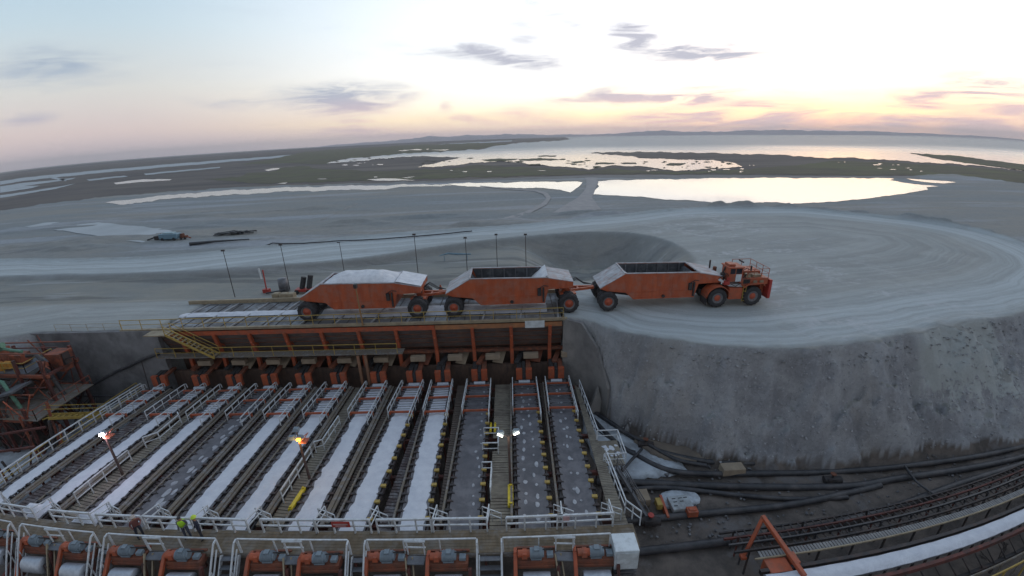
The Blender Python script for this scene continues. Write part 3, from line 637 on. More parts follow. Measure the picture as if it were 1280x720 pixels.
# ================================================================ the haul train
liner = M('dark_worn_liner', (.075, .08, .09), (.04, .045, .055), 1.2, .8, dirt=(.22, .24, .26), dirt_scale=1.0, dirt_amt=.35)
slope_m = M('salt_streaked_plate', (.50, .52, .56), (.26, .27, .29), 1.6, .7, stretch=(.35, 1.6, 1), dirt=(.30, .13, .08), dirt_scale=1.4, dirt_amt=.5)
def make_trailer(zlift=0.0):
    t = thing('belly_dump_trailer', '-', 'trailer')
    W = 3.75; y0, y1 = 0.35, 0.35+W                       # near side, far side (y grows away from the photo's viewer)
    ym = (y0+y1)/2
    S = [(0, 2.25), (2.55, 3.72), (10.2, 3.6), (12.75, 3.12), (12.75, 2.5), (10.25, 2.4), (9.9, 1.0), (3.45, 1.0), (2.7, 1.72), (.7, 1.95)]
    # side walls as thick plates with the hull outline
    m = MB(); m.prism(S, y0, y0+.10); m.build('side_wall', orange_truck, t, bevel=.02)
    m = MB(); m.prism(S, y1-.10, y1); m.build('side_wall', orange_truck, t, bevel=.02)
    # sloped end walls, hopper floor doors, nose plate
    m = MB(); a, b = y0+.10, y1-.10
    def plate(p, q, th=.08, mi=0):
        dx, dz = q[0]-p[0], q[1]-p[1]; l = math.hypot(dx, dz); nx, nz = -dz/l*th, dx/l*th
        m.prism([p, q, (q[0]+nx, q[1]+nz), (p[0]+nx, p[1]+nz)], a, b, mi)
    plate((.05, 2.15), (2.6, 1.75)); plate((2.6, 1.75), (3.45, 1.02)); plate((3.45, 1.02), (9.9, 1.02)); plate((9.9, 1.02), (10.22, 2.42)); plate((10.22, 2.42), (12.7, 2.52)); plate((12.7, 2.5), (12.7, 3.05))
    m.build('hopper_floor', orange_truck, t)
    MB().prism([(2.35, 3.3), (4.3, 1.15), (4.3, 1.05), (2.2, 3.3)], a, b).build('inner_slope_sheet', liner, t); MB().prism([(9.9, 3.3), (8.8, 1.15), (8.9, 1.05), (10.1, 3.3)], a, b).build('inner_slope_sheet', liner, t)
    for yy, nn in ((y0+.115, 1), (y1-.115, -1)): MB().prism([(2.56, 3.68), (10.15, 3.58), (9.8, 1.12), (3.5, 1.12)], yy-.008, yy+.008).build('liner', liner, t)
    MB().box((6.65, ym, 1.16), (6.2, W-.3, .04)).build('liner_floor', liner, t)
    # rear and front sloping covers
    m = MB(); m.prism([(0, 2.25), (2.5, 3.70), (2.5, 3.76), (-.02, 2.31)], y0-.02, y1+.02); m.build('rear_slope_plate', slope_m, t)
    m = MB(); m.prism([(10.2, 3.58), (12.78, 3.10), (12.78, 3.17), (10.2, 3.66)], y0-.02, y1+.02); m.build('nose_cover_plate', slope_m, t)
    # rims
    m = MB()
    for y in (y0, y1-.12): m.bar((2.5, y+.06, 3.77), (10.25, y+.06, 3.65), .16, .08)
    m.bar((2.5, y0, 3.77), (2.5, y1, 3.77), .16, .12); m.bar((10.2, y0, 3.68), (10.2, y1, 3.68), .16, .12)
    m.build('top_rim', slope_m, t)
    # far side ribs inside, cross ties
    rb = MB()
    rb.bar((0, y1-.19, 1.3), (0, y1-.19, 3.6), .14, .10)
    for k in range(6):
        o = rb.build('wall_rib', steel_g, t) if k == 0 else None
        if k == 0: first = o; first.location = (3.5, 0, 0)
        else:
            c = first.copy(); col.objects.link(c); c.parent = t; c.location = (3.5+k*1.2, 0, 0)
    # outside: seams, lower sill, valve box
    m = MB(); m.bar((3.5, y0-.03, 1.08), (9.88, y0-.03, 1.08), .07, .16); m.bar((3.0, y0-.02, 1.75), (10, y0-.02, 1.8), .04, .05); m.build('sill', orange_truck, t)
    m = MB(); m.box((9.35, y0-.10, 2.2), (.35, .2, .75)); m.box((9.75, y0-.08, 1.9), (.16, .16, 1.5)); m.tube([(9.3, y0-.15, 2.6), (9.8, y0-.2, 2.9), (10.4, y0+.1, 2.7)], .04); m.build('brake_valve_box', steel_d, t)
    for xx in (4.3, 5.9, 7.5, 9.1): MB().bar((xx, y0-.015, 1.2), (xx, y0-.015, 3.5), .05, .03, up=(0, 1, 0)).build('panel_seam', orange_truck, t)
    m = MB(); m.tube([(6.6, y0-.02, 1.25), (6.6, y0-.16, 1.25)], .17, 12); m.build('door_latch', steel_d, t)
    # chassis beams and axles
    for y in (ym-.7, ym+.7): MB().bar((.3, y, 1.7), (3.3, y, 1.2), .28, .34).build('chassis_beam', steel_d, t); MB().bar((10.2, y, 2.25), (12.6, y, 2.25), .25, .3).build('chassis_beam', steel_d, t)
    def wheel(x, ya, r=.98, wd=.62):
        c = MB(); hw = wd/2
        c.lathe_y((0, 0, 0), [(-hw*.82, r*.56), (-hw, r*.66), (-hw, r*.90), (-hw*.72, r*.985), (-hw*.35, r), (hw*.35, r), (hw*.72, r*.985), (hw, r*.90), (hw, r*.66), (hw*.82, r*.56)], 32)
        for k in range(28):                               # tread lugs
            a_ = 2*math.pi*k/28
            c.box((math.cos(a_)*r*.995, (-1)**k*hw*.42, math.sin(a_)*r*.995), (.045, hw*.8, .10), Matrix.Rotation(-a_, 3, 'Y'))
        o = c.build('tyre', rubber, t); o.location = (x, ya+hw, 1.0)
        g = MB(); g.lathe_y((0, 0, 0), [(-hw*.86, r*.58), (-hw*.80, r*.52), (-hw*.55, r*.47), (-hw*.55, r*.30)], 28); g.lathe_y((0, 0, 0), [(hw*.8, r*.56), (hw*.6, 0.02)], 24); g.build('rim', rimgrey, o)
        g = MB(); g.lathe_y((0, 0, 0), [(-hw*.5, r*.44), (-hw*.62, r*.40), (-hw*.62, r*.22), (-hw*.95, r*.18), (-hw*.98, .01)], 20)
        for k in range(10):
            a_ = 2*math.pi*k/10; g.tube([(math.cos(a_)*r*.33, -hw*.60, math.sin(a_)*r*.33), (math.cos(a_)*r*.33, -hw*.72, math.sin(a_)*r*.33)], .035, 6)
        g.build('hub', hubm, o)
        return o
    for x in (.8, 12.3):
        wheel(x, -.28); wheel(x, .42)
        w3 = wheel(x, y1-1.05); w4 = wheel(x, y1-.34)
        for ww in (w3, w4): ww.rotation_euler = (0, 0, math.pi)
        MB().tube([(x, -.1, 1.0), (x, y1+.1, 1.0)], .16, 10).build('axle', steel_d, t)
    # front bogie turntable and drawbar, air hoses
    m = MB(); m.box((12.25, ym, 1.35), (1.3, 1.5, .5)); m.tube([(12.25, ym, 1.5), (12.25, ym, 2.3)], .42, 16); m.build('turntable', orange_truck, t)
    m = MB(); m.prism([(11.5, 1.75), (13.1, 1.72), (13.1, 1.82), (11.5, 1.85)], y0+.2, y0+1.0); m.build('mudguard', orange_truck, t)
    m = MB()
    for s_ in (-1, 1): m.bar((12.6, ym+.55*s_, 1.75), (15.2, ym+.12*s_, 1.85), .22, .26)
    m.box((13.5, ym, 1.78), (.2, 1.0, .2)); m.build('drawbar', orange_truck, t, bevel=.015)
    m = MB()
    for k in range(3): m.tube([(12.7, ym-.4+.3*k, 2.5), (13.3, ym-.35+.3*k, 2.9), (14.1, ym-.3+.25*k, 2.35), (15.0, ym-.1, 2.2)], .035, 6)
    m.build('air_hose', rubber, t)
    return t
RZ = 9.02
def place(o, x, y, z, rz=0): o.location = (x, y, z); o.rotation_euler = (0, 0, rz)
G_TR = 'belly dump trailers of the haul train'
tr1 = make_trailer()
tr2 = copy_tree(tr1); tr3 = copy_tree(tr1)
place(tr1, -21.85, 39.35, RZ); place(tr2, -6.65, 39.35, RZ, R(.3)); place(tr3, 8.85, 39.5, RZ, R(.4))
tag(tr1, 'rear orange trailer heaped full with white salt, on the grated deck', 'trailer', G_TR)
tag(tr2, 'middle orange trailer nearly empty with open top, towed between two others', 'trailer', G_TR)
tag(tr3, 'front orange open trailer coupled right behind the orange tractor', 'trailer', G_TR)
for ch in [o for o in bpy.data.objects if o.parent == tr3]:
    if ch.name.startswith('drawbar') or ch.name.startswith('air_hose') or ch.name.startswith('turntable') or ch.name.startswith('mudguard'):
        for g_ in list(bpy.data.objects):
            if g_.parent == ch: bpy.data.objects.remove(g_)
        bpy.data.objects.remove(ch)
for ch in [o for o in bpy.data.objects if o.parent == tr3 and o.name.startswith('tyre') and o.location.x > 10]:
    for g_ in [q for q in bpy.data.objects if q.parent == ch]: bpy.data.objects.remove(g_)
    bpy.data.objects.remove(ch)
for ch in [o for o in bpy.data.objects if o.parent == tr3 and o.name.startswith('axle')]:
    bpy.data.objects.remove(ch)
m = MB(); m.tube([(1.0, -.1, 1.0), (1.0, 4.2, 1.0)], .16, 10); m.build('axle', steel_d, tr3)
m = MB(); m.prism([(10.3, 2.45), (12.75, 2.55), (13.3, 2.2), (13.3, 1.7), (12.6, 1.7), (11.6, 2.2)], 1.5, 3.0); m.build('gooseneck', steel_d, tr3, bevel=.03)

def heap(name, x0, x1, y0, y1, z0, hf, mat, nx=46, ny=22, seed=0):
    m = MB(); vs = []
    for j in range(ny+1):
        for i in range(nx+1):
            x = x0+(x1-x0)*i/nx; y = y0+(y1-y0)*j/ny
            nz = float(fbm(np.array([x*.9+seed*3.1]), np.array([y*.9]), 4, seed)[0])
            vs.append((x, y, z0+hf((i/nx), (j/ny), nz)))
    m.add(vs, [(j*(nx+1)+i, j*(nx+1)+i+1, (j+1)*(nx+1)+i+1, (j+1)*(nx+1)+i) for j in range(ny) for i in range(nx)], 0, True)
    k = len(vs); b = [(x0, y0, z0-.2), (x1, y0, z0-.2), (x1, y1, z0-.2), (x0, y1, z0-.2)]
    return m.build(name, mat)
def crest(i, j, n):
    e = min(1, 4.2*min(i, 1-i)); f = math.sin(math.pi*min(1, max(0, j)))
    return e**.8*(.95*f**.7)+.16*n*f+(.05 if 0 < j < 1 else 0)
o = heap('salt_load', -21.85+2.6, -21.85+10.2, 39.82, 43.35, RZ+3.45, lambda i, j, n: crest(i, j, n)*.85+.12, salt_d, 70, 30, 4)
tag(o, 'white salt heaped above the rim of the rear trailer', 'salt load', None, 'stuff')
o = heap('salt_load', -6.65+8.6, -6.65+10.2, 39.85, 43.35, RZ+2.4, lambda i, j, n: 1.6*i**.8-.1+.12*n, salt_d, 20, 24, 6)
tag(o, 'small remnant of white salt in the front end of the middle trailer', 'salt load', None, 'stuff')
o = heap('salt_load', 8.85+2.3, 8.85+4.4, 39.95, 43.45, RZ+2.2, lambda i, j, n: 1.55*(1-i)**.8-.1+.1*n, salt_d, 20, 24, 8)
tag(o, 'thin white salt left in the rear end of the front trailer', 'salt load', None, 'stuff')
# dusting lying on nose of trailer one (a lump of salt)
o = heap('salt_load', -21.85+10.25, -21.85+12.8, 39.75, 43.3, RZ+3.1, lambda i, j, n: .55*(1-i)+.12+.16*n*math.sin(math.pi*j), salt_d, 24, 22, 12)
tag(o, 'salt spilled over the sloping nose of the rear trailer', 'salt load', None, 'stuff')

# ---- the tractor
tt = thing('haul_tractor', 'orange haul tractor with tall cab frame pulling three trailers', 'tractor', (21.0, 39.45, RZ))
def tw(x, ya, r, wd, flip=False, steer=0):
    c = MB(); hw = wd/2
    c.lathe_y((0, 0, 0), [(-hw*.82, r*.56), (-hw, r*.66), (-hw, r*.90), (-hw*.72, r*.985), (-hw*.35, r), (hw*.35, r), (hw*.72, r*.985), (hw, r*.90), (hw, r*.66), (hw*.82, r*.56)], 32)
    for k in range(28):
        a_ = 2*math.pi*k/28
        c.box((math.cos(a_)*r*.995, (-1)**k*hw*.42, math.sin(a_)*r*.995), (.045, hw*.8, .10), Matrix.Rotation(-a_, 3, 'Y'))
    o = c.build('tyre', rubber, tt); o.location = (x, ya+hw, r+.02); o.rotation_euler = (0, 0, (math.pi if flip else 0)+R(steer))
    g = MB(); g.lathe_y((0, 0, 0), [(-hw*.86, r*.60), (-hw*.80, r*.54), (-hw*.62, r*.36), (-hw*.62, r*.26)], 28); g.lathe_y((0, 0, 0), [(hw*.8, r*.56), (hw*.6, 0.02)], 24); g.build('rim', rimgrey, o)
    g = MB(); g.lathe_y((0, 0, 0), [(-hw*.6, r*.34), (-hw*.78, r*.28), (-hw*.8, .01)], 18); g.build('hub', hubm, o)
for args in ((0, -.25, 1.0, .62), (0, .45, 1.0, .62), (0, 2.75, 1.0, .62, True), (0, 3.45, 1.0, .62, True), (3.85, -.1, 1.02, .66, False, 4), (3.85, 3.2, 1.02, .66, True, 4)): tw(*args)
def tp(name, fn, mat, bev=.02): m = MB(); fn(m); return m.build(name, mat, tt, bevel=bev)
tp('chassis_frame', lambda m: (m.box((1.7, 1.3, 1.25), (6.2, .22, .5)), m.box((1.7, 2.6, 1.25), (6.2, .22, .5)), m.box((0, 1.95, 1.0), (.3, 3.4, .3)), m.box((3.85, 1.95, 1.0), (.3, 3.0, .3))), steel_d, 0)
# rear mudguards: rounded arcs over the tyres
def arc(m, ya, yb, cx, cz, r, a0, a1, th=.07, n=10):
    po = [(cx+math.cos(R(a0+(a1-a0)*k/n))*r, cz+math.sin(R(a0+(a1-a0)*k/n))*r) for k in range(n+1)]
    pi_ = [(cx+math.cos(R(a0+(a1-a0)*k/n))*(r-th), cz+math.sin(R(a0+(a1-a0)*k/n))*(r-th)) for k in range(n, -1, -1)]
    for k in range(n):
        m.prism([po[k], po[k+1], pi_[n-k-1], pi_[n-k]], ya, yb)
tp('mudguard', lambda m: arc(m, -.25, 1.15, .05, 1.0, 1.3, 28, 178), orange, 0)
tp('mudguard', lambda m: arc(m, 2.7, 4.1, .05, 1.0, 1.3, 28, 178), orange, 0)
tp('mud_flap', lambda m: m.box((-1.2, .45, .75), (.06, 1.4, .9)), rubber, 0)
tp('engine_deck', lambda m: (m.prism([(.1, 2.75), (1.3, 2.1), (2.9, 1.95), (3.2, 2.15), (3.0, 2.3), (1.4, 2.28), (.3, 2.95)], .3, 3.6)), white_p)
tp('side_tank', lambda m: m.prism([(1.25, .75), (2.65, .75), (2.75, 1.95), (1.25, 2.0)], .02, 1.1), orange, .04)
tp('ladder', lambda m: [m.bar((2.72, -.02, z_), (3.0, -.02, z_), .05) for z_ in (.6, .95, 1.3, 1.65)] and (m.bar((2.72, -.02, .5), (2.72, -.02, 2.2), .05), m.bar((3.0, -.02, .5), (3.0, -.02, 2.2), .05)), yellow, 0)
tp('front_body', lambda m: (m.prism([(2.6, 2.15), (5.35, 2.25), (5.35, 2.95), (4.6, 3.02), (3.1, 2.95), (2.3, 2.6)], .1, 3.8)), orange, .05)
tp('radiator_grille', lambda m: [m.box((5.42, 1.95, 1.35+.16*k), (.07, 2.0, .07)) for k in range(9)], steel_d, 0)
tp('nose', lambda m: (m.box((5.2, 1.95, 1.9), (.45, 2.3, 1.7))), orange, .05)
tp('front_bumper', lambda m: (m.box((5.55, .45, 1.85), (.28, 1.15, 1.9)), m.box((5.6, 1.95, .95), (.3, 3.9, .45))), red_m, .03)
tp('front_mudguard', lambda m: (m.prism([(2.75, 2.0), (3.2, 2.35), (4.7, 2.4), (5.0, 2.1), (5.0, 2.2), (4.75, 2.5), (3.15, 2.45), (2.7, 2.1)], -.15, .9)), orange, 0)
# cab
cabt = tp('cab', lambda m: (m.box((1.9, 1.0, 3.25), (1.5, 1.6, .9)), m.box((1.2, 1.0, 3.95), (.12, 1.6, .8)), [m.box((x_, y_, 3.95), (.14, .14, .8)) for x_ in (1.85, 2.6) for y_ in (.28, 1.72)],
                          m.box((1.9, 1.0, 4.40), (1.75, 1.8, .16)), m.box((1.55, 1.0, 4.6), (.7, 1.0, .25))), orange, .04)
cabt.scale = (.96, 1, .93)
m = MB(); m.box((1.5, .24, 3.95), (.62, .03, .72)); m.box((2.22, .24, 3.95), (.66, .03, .72)); m.box((2.66, 1.0, 3.95), (.03, 1.4, .72)); m.box((1.9, 1.76, 3.95), (1.3, .03, .72)); m.build('window', glass_m, cabt)
m = MB(); m.box((2.2, .18, 3.25), (.62, .05, .82)); m.build('door', white_p, cabt)
tp('air_cleaner', lambda m: (m.tube([(.75, .9, 2.6), (.75, .9, 3.4)], .24, 14), m.tube([(.75, .9, 3.4), (1.1, 1.2, 3.9)], .09)), steel_d, 0)
tp('air_cleaner', lambda m: m.tube([(.75, 2.7, 2.6), (.75, 2.7, 3.5)], .2, 14), rust, 0)
for a0, a1, a2 in (((.2, .5, 2.9), (.9, .3, 3.5), (1.3, .3, 3.0)), ((2.7, .3, 3.0), (3.1, .2, 3.5), (3.6, .5, 3.2)), ((3.0, 1.2, 3.4), (3.4, 1.0, 3.8), (4.0, 1.1, 3.4)), ((1.2, .2, 2.5), (1.8, -.02, 2.2), (2.5, .1, 2.5))): tp('hose', lambda m: m.tube([a0, a1, a2], .045, 6), rubber, 0)
tp('side_grille', lambda m: (m.box((3.0, .06, 2.65), (.7, .06, .45)), [m.box((2.75+.1*k, .02, 2.65), (.03, .05, .4)) for k in range(6)]), steel_d, 0)
tp('battery_box', lambda m: m.box((.95, .35, 2.5), (.6, .5, .4)), red_m, .03)
tp('roof_lamp', lambda m: m.box((2.65, 1.0, 4.55), (.12, .9, .14)), steel_d, .02)
for x_, z_ in ((1.0, 3.0), (3.9, 2.6), (4.6, 2.6)): tp('panel_patch', lambda m: m.box((x_, .03, z_), (.4, .06, .28)), red_m if x_ < 2 else beige, .01)
tp('exhaust_stack', lambda m: m.tube([(.4, 3.2, 2.8), (.4, 3.2, 4.1)], .09, 10), steel_d, 0)
tp('engine_hood', lambda m: m.box((3.9, 2.2, 3.15), (2.4, 1.9, .45)), orange, .06)
tp('tool_locker', lambda m: (m.box((4.2, .7, 3.1), (.9, .7, .3)), m.box((3.25, .55, 3.15), (.5, .5, .4))), beige, .03)
tp('handrail', lambda m: [m.tube([(x_, y_, 2.95), (x_, y_, 3.95)], .03, 6) for x_, y_ in ((3.0, .12), (3.7, .12), (4.5, .12), (5.3, .12), (5.3, 1.3), (5.3, 2.5), (5.3, 3.75), (4.3, 3.75), (3.2, 3.75))] and (m.tube([(3.0, .12, 3.9), (5.3, .12, 3.95), (5.3, 3.75, 3.95), (3.2, 3.75, 3.95)], .03, 6), m.tube([(3.0, .12, 3.45), (5.3, .12, 3.45), (5.3, 3.75, 3.45)], .025, 6)), orange, 0)
tp('mirror', lambda m: (m.bar((2.7, .1, 4.3), (3.1, -.15, 4.3), .03), m.box((3.12, -.16, 4.15), (.06, .22, .5))), steel_d, 0)
hl = MB().tube([(5.7, .25, 1.6), (5.78, .25, 1.6)], .12, 12).build('headlight', white_p, tt)
hl2 = hl.copy(); hl2.location = (0, 3.4, 0); col.objects.link(hl2)
hl3 = hl.copy(); hl3.location = (0, .34, 0); col.objects.link(hl3)

# ================================================================ dump hopper under the deck
hp = thing('dump_hopper', 'long orange steel dump hopper with grated deck the train stands on', 'hopper', (-16, 38.1, 9))
def hpart(name, fn, mat, bev=0):
    m = MB(); fn(m)
    m.v = [(v[0]+16, v[1]-38.1, v[2]-9) for v in m.v]
    return m.build(name, mat, hp, bevel=bev)
deck_m = M('salted_grating', (.15, .15, .155), (.09, .09, .095), .8, .85, stretch=(.25, 3, 1), dirt=(.36, .40, .45), dirt_scale=.6, dirt_amt=.6)
hpart('deck_grating', lambda m: m.box((-16, 41.55, 8.86), (41.6, 6.9, .12)), deck_m)
def bars(m):
    for k in range(28): x = -36.3+k*1.5; m.box((x, 41.6, 8.945), (.06, 6.7, .06))
hpart('grating_bars', bars, steel_d)
bm0 = MB().box((0, 0, 0), (.14, 6.9, .12))
for k in range(12):
    x = -36.2+k*3.72
    if k == 0: b0 = bm0.build('cross_beam', M('salted_beam', (.38, .40, .43), (.20, .20, .21), 1.4, .8), hp); o_ = b0
    else: o_ = b0.copy(); col.objects.link(o_)
    o_.location = (x+16, 41.55-38.1, 9.02-9); o_.rotation_euler = (0, 0, R(-5))
hpart('rear_kerb_beam', lambda m: m.box((-16.6, 45.2, 9.22), (44, .35, .45)), beige, .02)
hpart('edge_beam', lambda m: m.box((-16.4, 38.02, 8.98), (43.4, .30, .26)), beige, .01)
hpart('edge_girder', lambda m: (m.box((-22.5, 37.93, 8.50), (29.5, .14, .46))), orange)
hpart('edge_girder', lambda m: (m.box((-1.45, 37.93, 8.50), (12.5, .14, .46))), M('orange_tan_paint', (.40, .17, .07), (.28, .13, .065), 2, .7, dirt=(.16, .10, .07)))
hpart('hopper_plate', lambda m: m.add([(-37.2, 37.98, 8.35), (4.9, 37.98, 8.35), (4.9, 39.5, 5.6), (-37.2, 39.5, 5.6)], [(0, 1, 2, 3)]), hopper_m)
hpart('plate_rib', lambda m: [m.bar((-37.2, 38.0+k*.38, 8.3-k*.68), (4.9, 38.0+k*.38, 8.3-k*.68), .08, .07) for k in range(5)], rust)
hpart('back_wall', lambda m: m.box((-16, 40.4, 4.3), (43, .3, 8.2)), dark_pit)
cm_ = MB().bar((0, -.05, 8.4-9), (0, .55, 5.6-9), .32, .30).bar((0, .55, 5.7-9), (0, .55, 2.2-9), .34, .34).bar((0, -.02, 7.4-9), (0, 1.3, 6.4-9), .14, .16)
for k in range(11):
    x = -34.6+k*3.82
    if k == 0: c0 = cm_.build('column', rust if False else orange, hp); o_ = c0
    else: o_ = c0.copy(); col.objects.link(o_)
    o_.location = (x+16, -.2, 0)
hpart('lower_beam', lambda m: m.box((-16, 38.6, 5.55), (43, .35, .3)), rust)
sb = MB()
for k in range(11):
    x = -32.7+k*3.82
    sb = MB().box((0, 0, 0), (1.5, .5, .55))
    if k == 0: s0 = sb.build('chute_block', concrete_t, hp, bevel=.03); o_ = s0
    else: o_ = s0.copy(); col.objects.link(o_)
    o_.location = (x+16, 37.95-38.1, 5.1-9)
for k in range(11):
    x = -34.2+k*3.82; hpart('hood_beam', lambda m: (m.bar((x, 37.6, 4.4), (x+.9, 40.0, 4.9), .5, .26)), rubber if k % 2 else rust_orange)
    hpart('chute_plate', lambda m: (m.bar((x+1.9, 38.2, 4.2), (x+2.4, 39.6, 5.2), 1.1, .1)), concrete_t if k % 3 else rust_orange)
# white tarp piece on the girder
o = MB().box((2.1, 37.82, 8.58), (1.9, .06, .72)).build('white_sign_board', white_p); tag(o, 'plain whitish board hung on the girder at the right end of the hopper', 'board')
railing('deck_railing', [(-41, 37.98, 9.1), (-20, 37.98, 9.1), (4.9, 37.98, 9.1)], yellow, 'yellow railing along the front edge of the haul deck', 'railing', h=1.05, step=2.3, w=.05)
# lower service walkway with yellow railing (left half)
lw = thing('service_walkway', 'narrow walkway below the deck edge on the left half of the hopper', 'walkway', (-24, 37.5, 6.3))
MB().box((0, -.1, -.06), (26, 1.1, .1)).build('deck', tray, lw)
railing('walkway_railing', [(-37, 36.9, 6.3), (-11.5, 36.9, 6.3)], yellow, 'yellow railing along the service walkway under the deck', 'railing', h=1.05, step=2.2, w=.045)
# stair from the deck to the service walkway
st = thing('yellow_stair', 'yellow steel stair descending from the deck to the service walkway', 'stair', (-35.0, 37.5, 9.0))
A_, B_ = Vector((0, -.45, 0)), Vector((4.6, -.45, -2.7))
for dy in (-.45, .45):
    MB().bar(A_+Vector((0, dy, 0)), B_+Vector((0, dy, 0)), .06, .24).build('stringer', yellow, st)
    MB().bar(A_+Vector((0, dy, .95)), B_+Vector((0, dy, .95)), .05).bar(A_+Vector((0, dy, .5)), B_+Vector((0, dy, .5)), .04).bar(A_+Vector((0, dy, 0)), A_+Vector((0, dy, .95)), .05).bar(B_+Vector((0, dy, 0)), B_+Vector((0, dy, .95)), .05).bar((A_+B_)/2+Vector((0, dy, 0)), (A_+B_)/2+Vector((0, dy, .95)), .05).build('handrail', yellow, st)
t0_ = MB().box((0, 0, 0), (.28, .84, .05))
for k in range(11):
    p = A_.lerp(B_, (k+.5)/11)
    if k == 0: f0 = t0_.build('tread', beige, st); o_ = f0
    else: o_ = f0.copy(); col.objects.link(o_)
    o_.location = p
MB().box((-1.2, -.35, -.05), (2.4, 1.3, .1)).build('landing', beige, st)

# concrete walls either side
o = MB().add([(-53, 37.75, -.3), (-37.0, 37.75, -.3), (-37.0, 37.75, 8.95), (-53, 37.75, 8.95), (-53, 38.3, -.3), (-37.0, 38.3, -.3), (-37.0, 38.3, 8.95), (-53, 38.3, 8.95)], [(0, 1, 2, 3), (4, 7, 6, 5), (3, 2, 6, 7), (1, 5, 6, 2), (0, 3, 7, 4)]).build('retaining_wall', concrete)
tag(o, 'grey concrete retaining wall left of the orange hopper', 'wall')
m = MB()
m.add([(4.98, 38.12, 9.0), (6.6, 37.02, 8.9), (7.9, 35.42, 7.0), (8.75, 33.6, 3.6), (4.98, 38.12, -.3), (6.6, 37.02, -.3), (7.9, 35.42, -.3), (8.75, 33.6, -.3)],
      [(0, 1, 5, 4), (1, 2, 6, 5), (2, 3, 7, 6)])
o = m.build('wing_wall', M('wing_concrete', (.27, .265, .26), (.17, .17, .175), .35, .9, bump=.2, bscale=2, stretch=(1, 1, .5), dirt=(.10, .10, .105), dirt_scale=.3, dirt_amt=.6), solid=.3); tag(o, 'smooth grey concrete wing wall holding the bank right of the hopper', 'wall')
m = MB(); m.prism([(6.9, -.2), (8.2, -.2), (8.3, 1.8), (7.9, 3.4), (7.3, 1.4)], 34.2, 34.7); o = m.build('wall_fin', M('pale_concrete', (.27, .26, .25), (.19, .19, .19), .8, .9), bevel=.08); tag(o, 'pale pointed concrete fin at the foot of the wing wall', 'concrete fin')
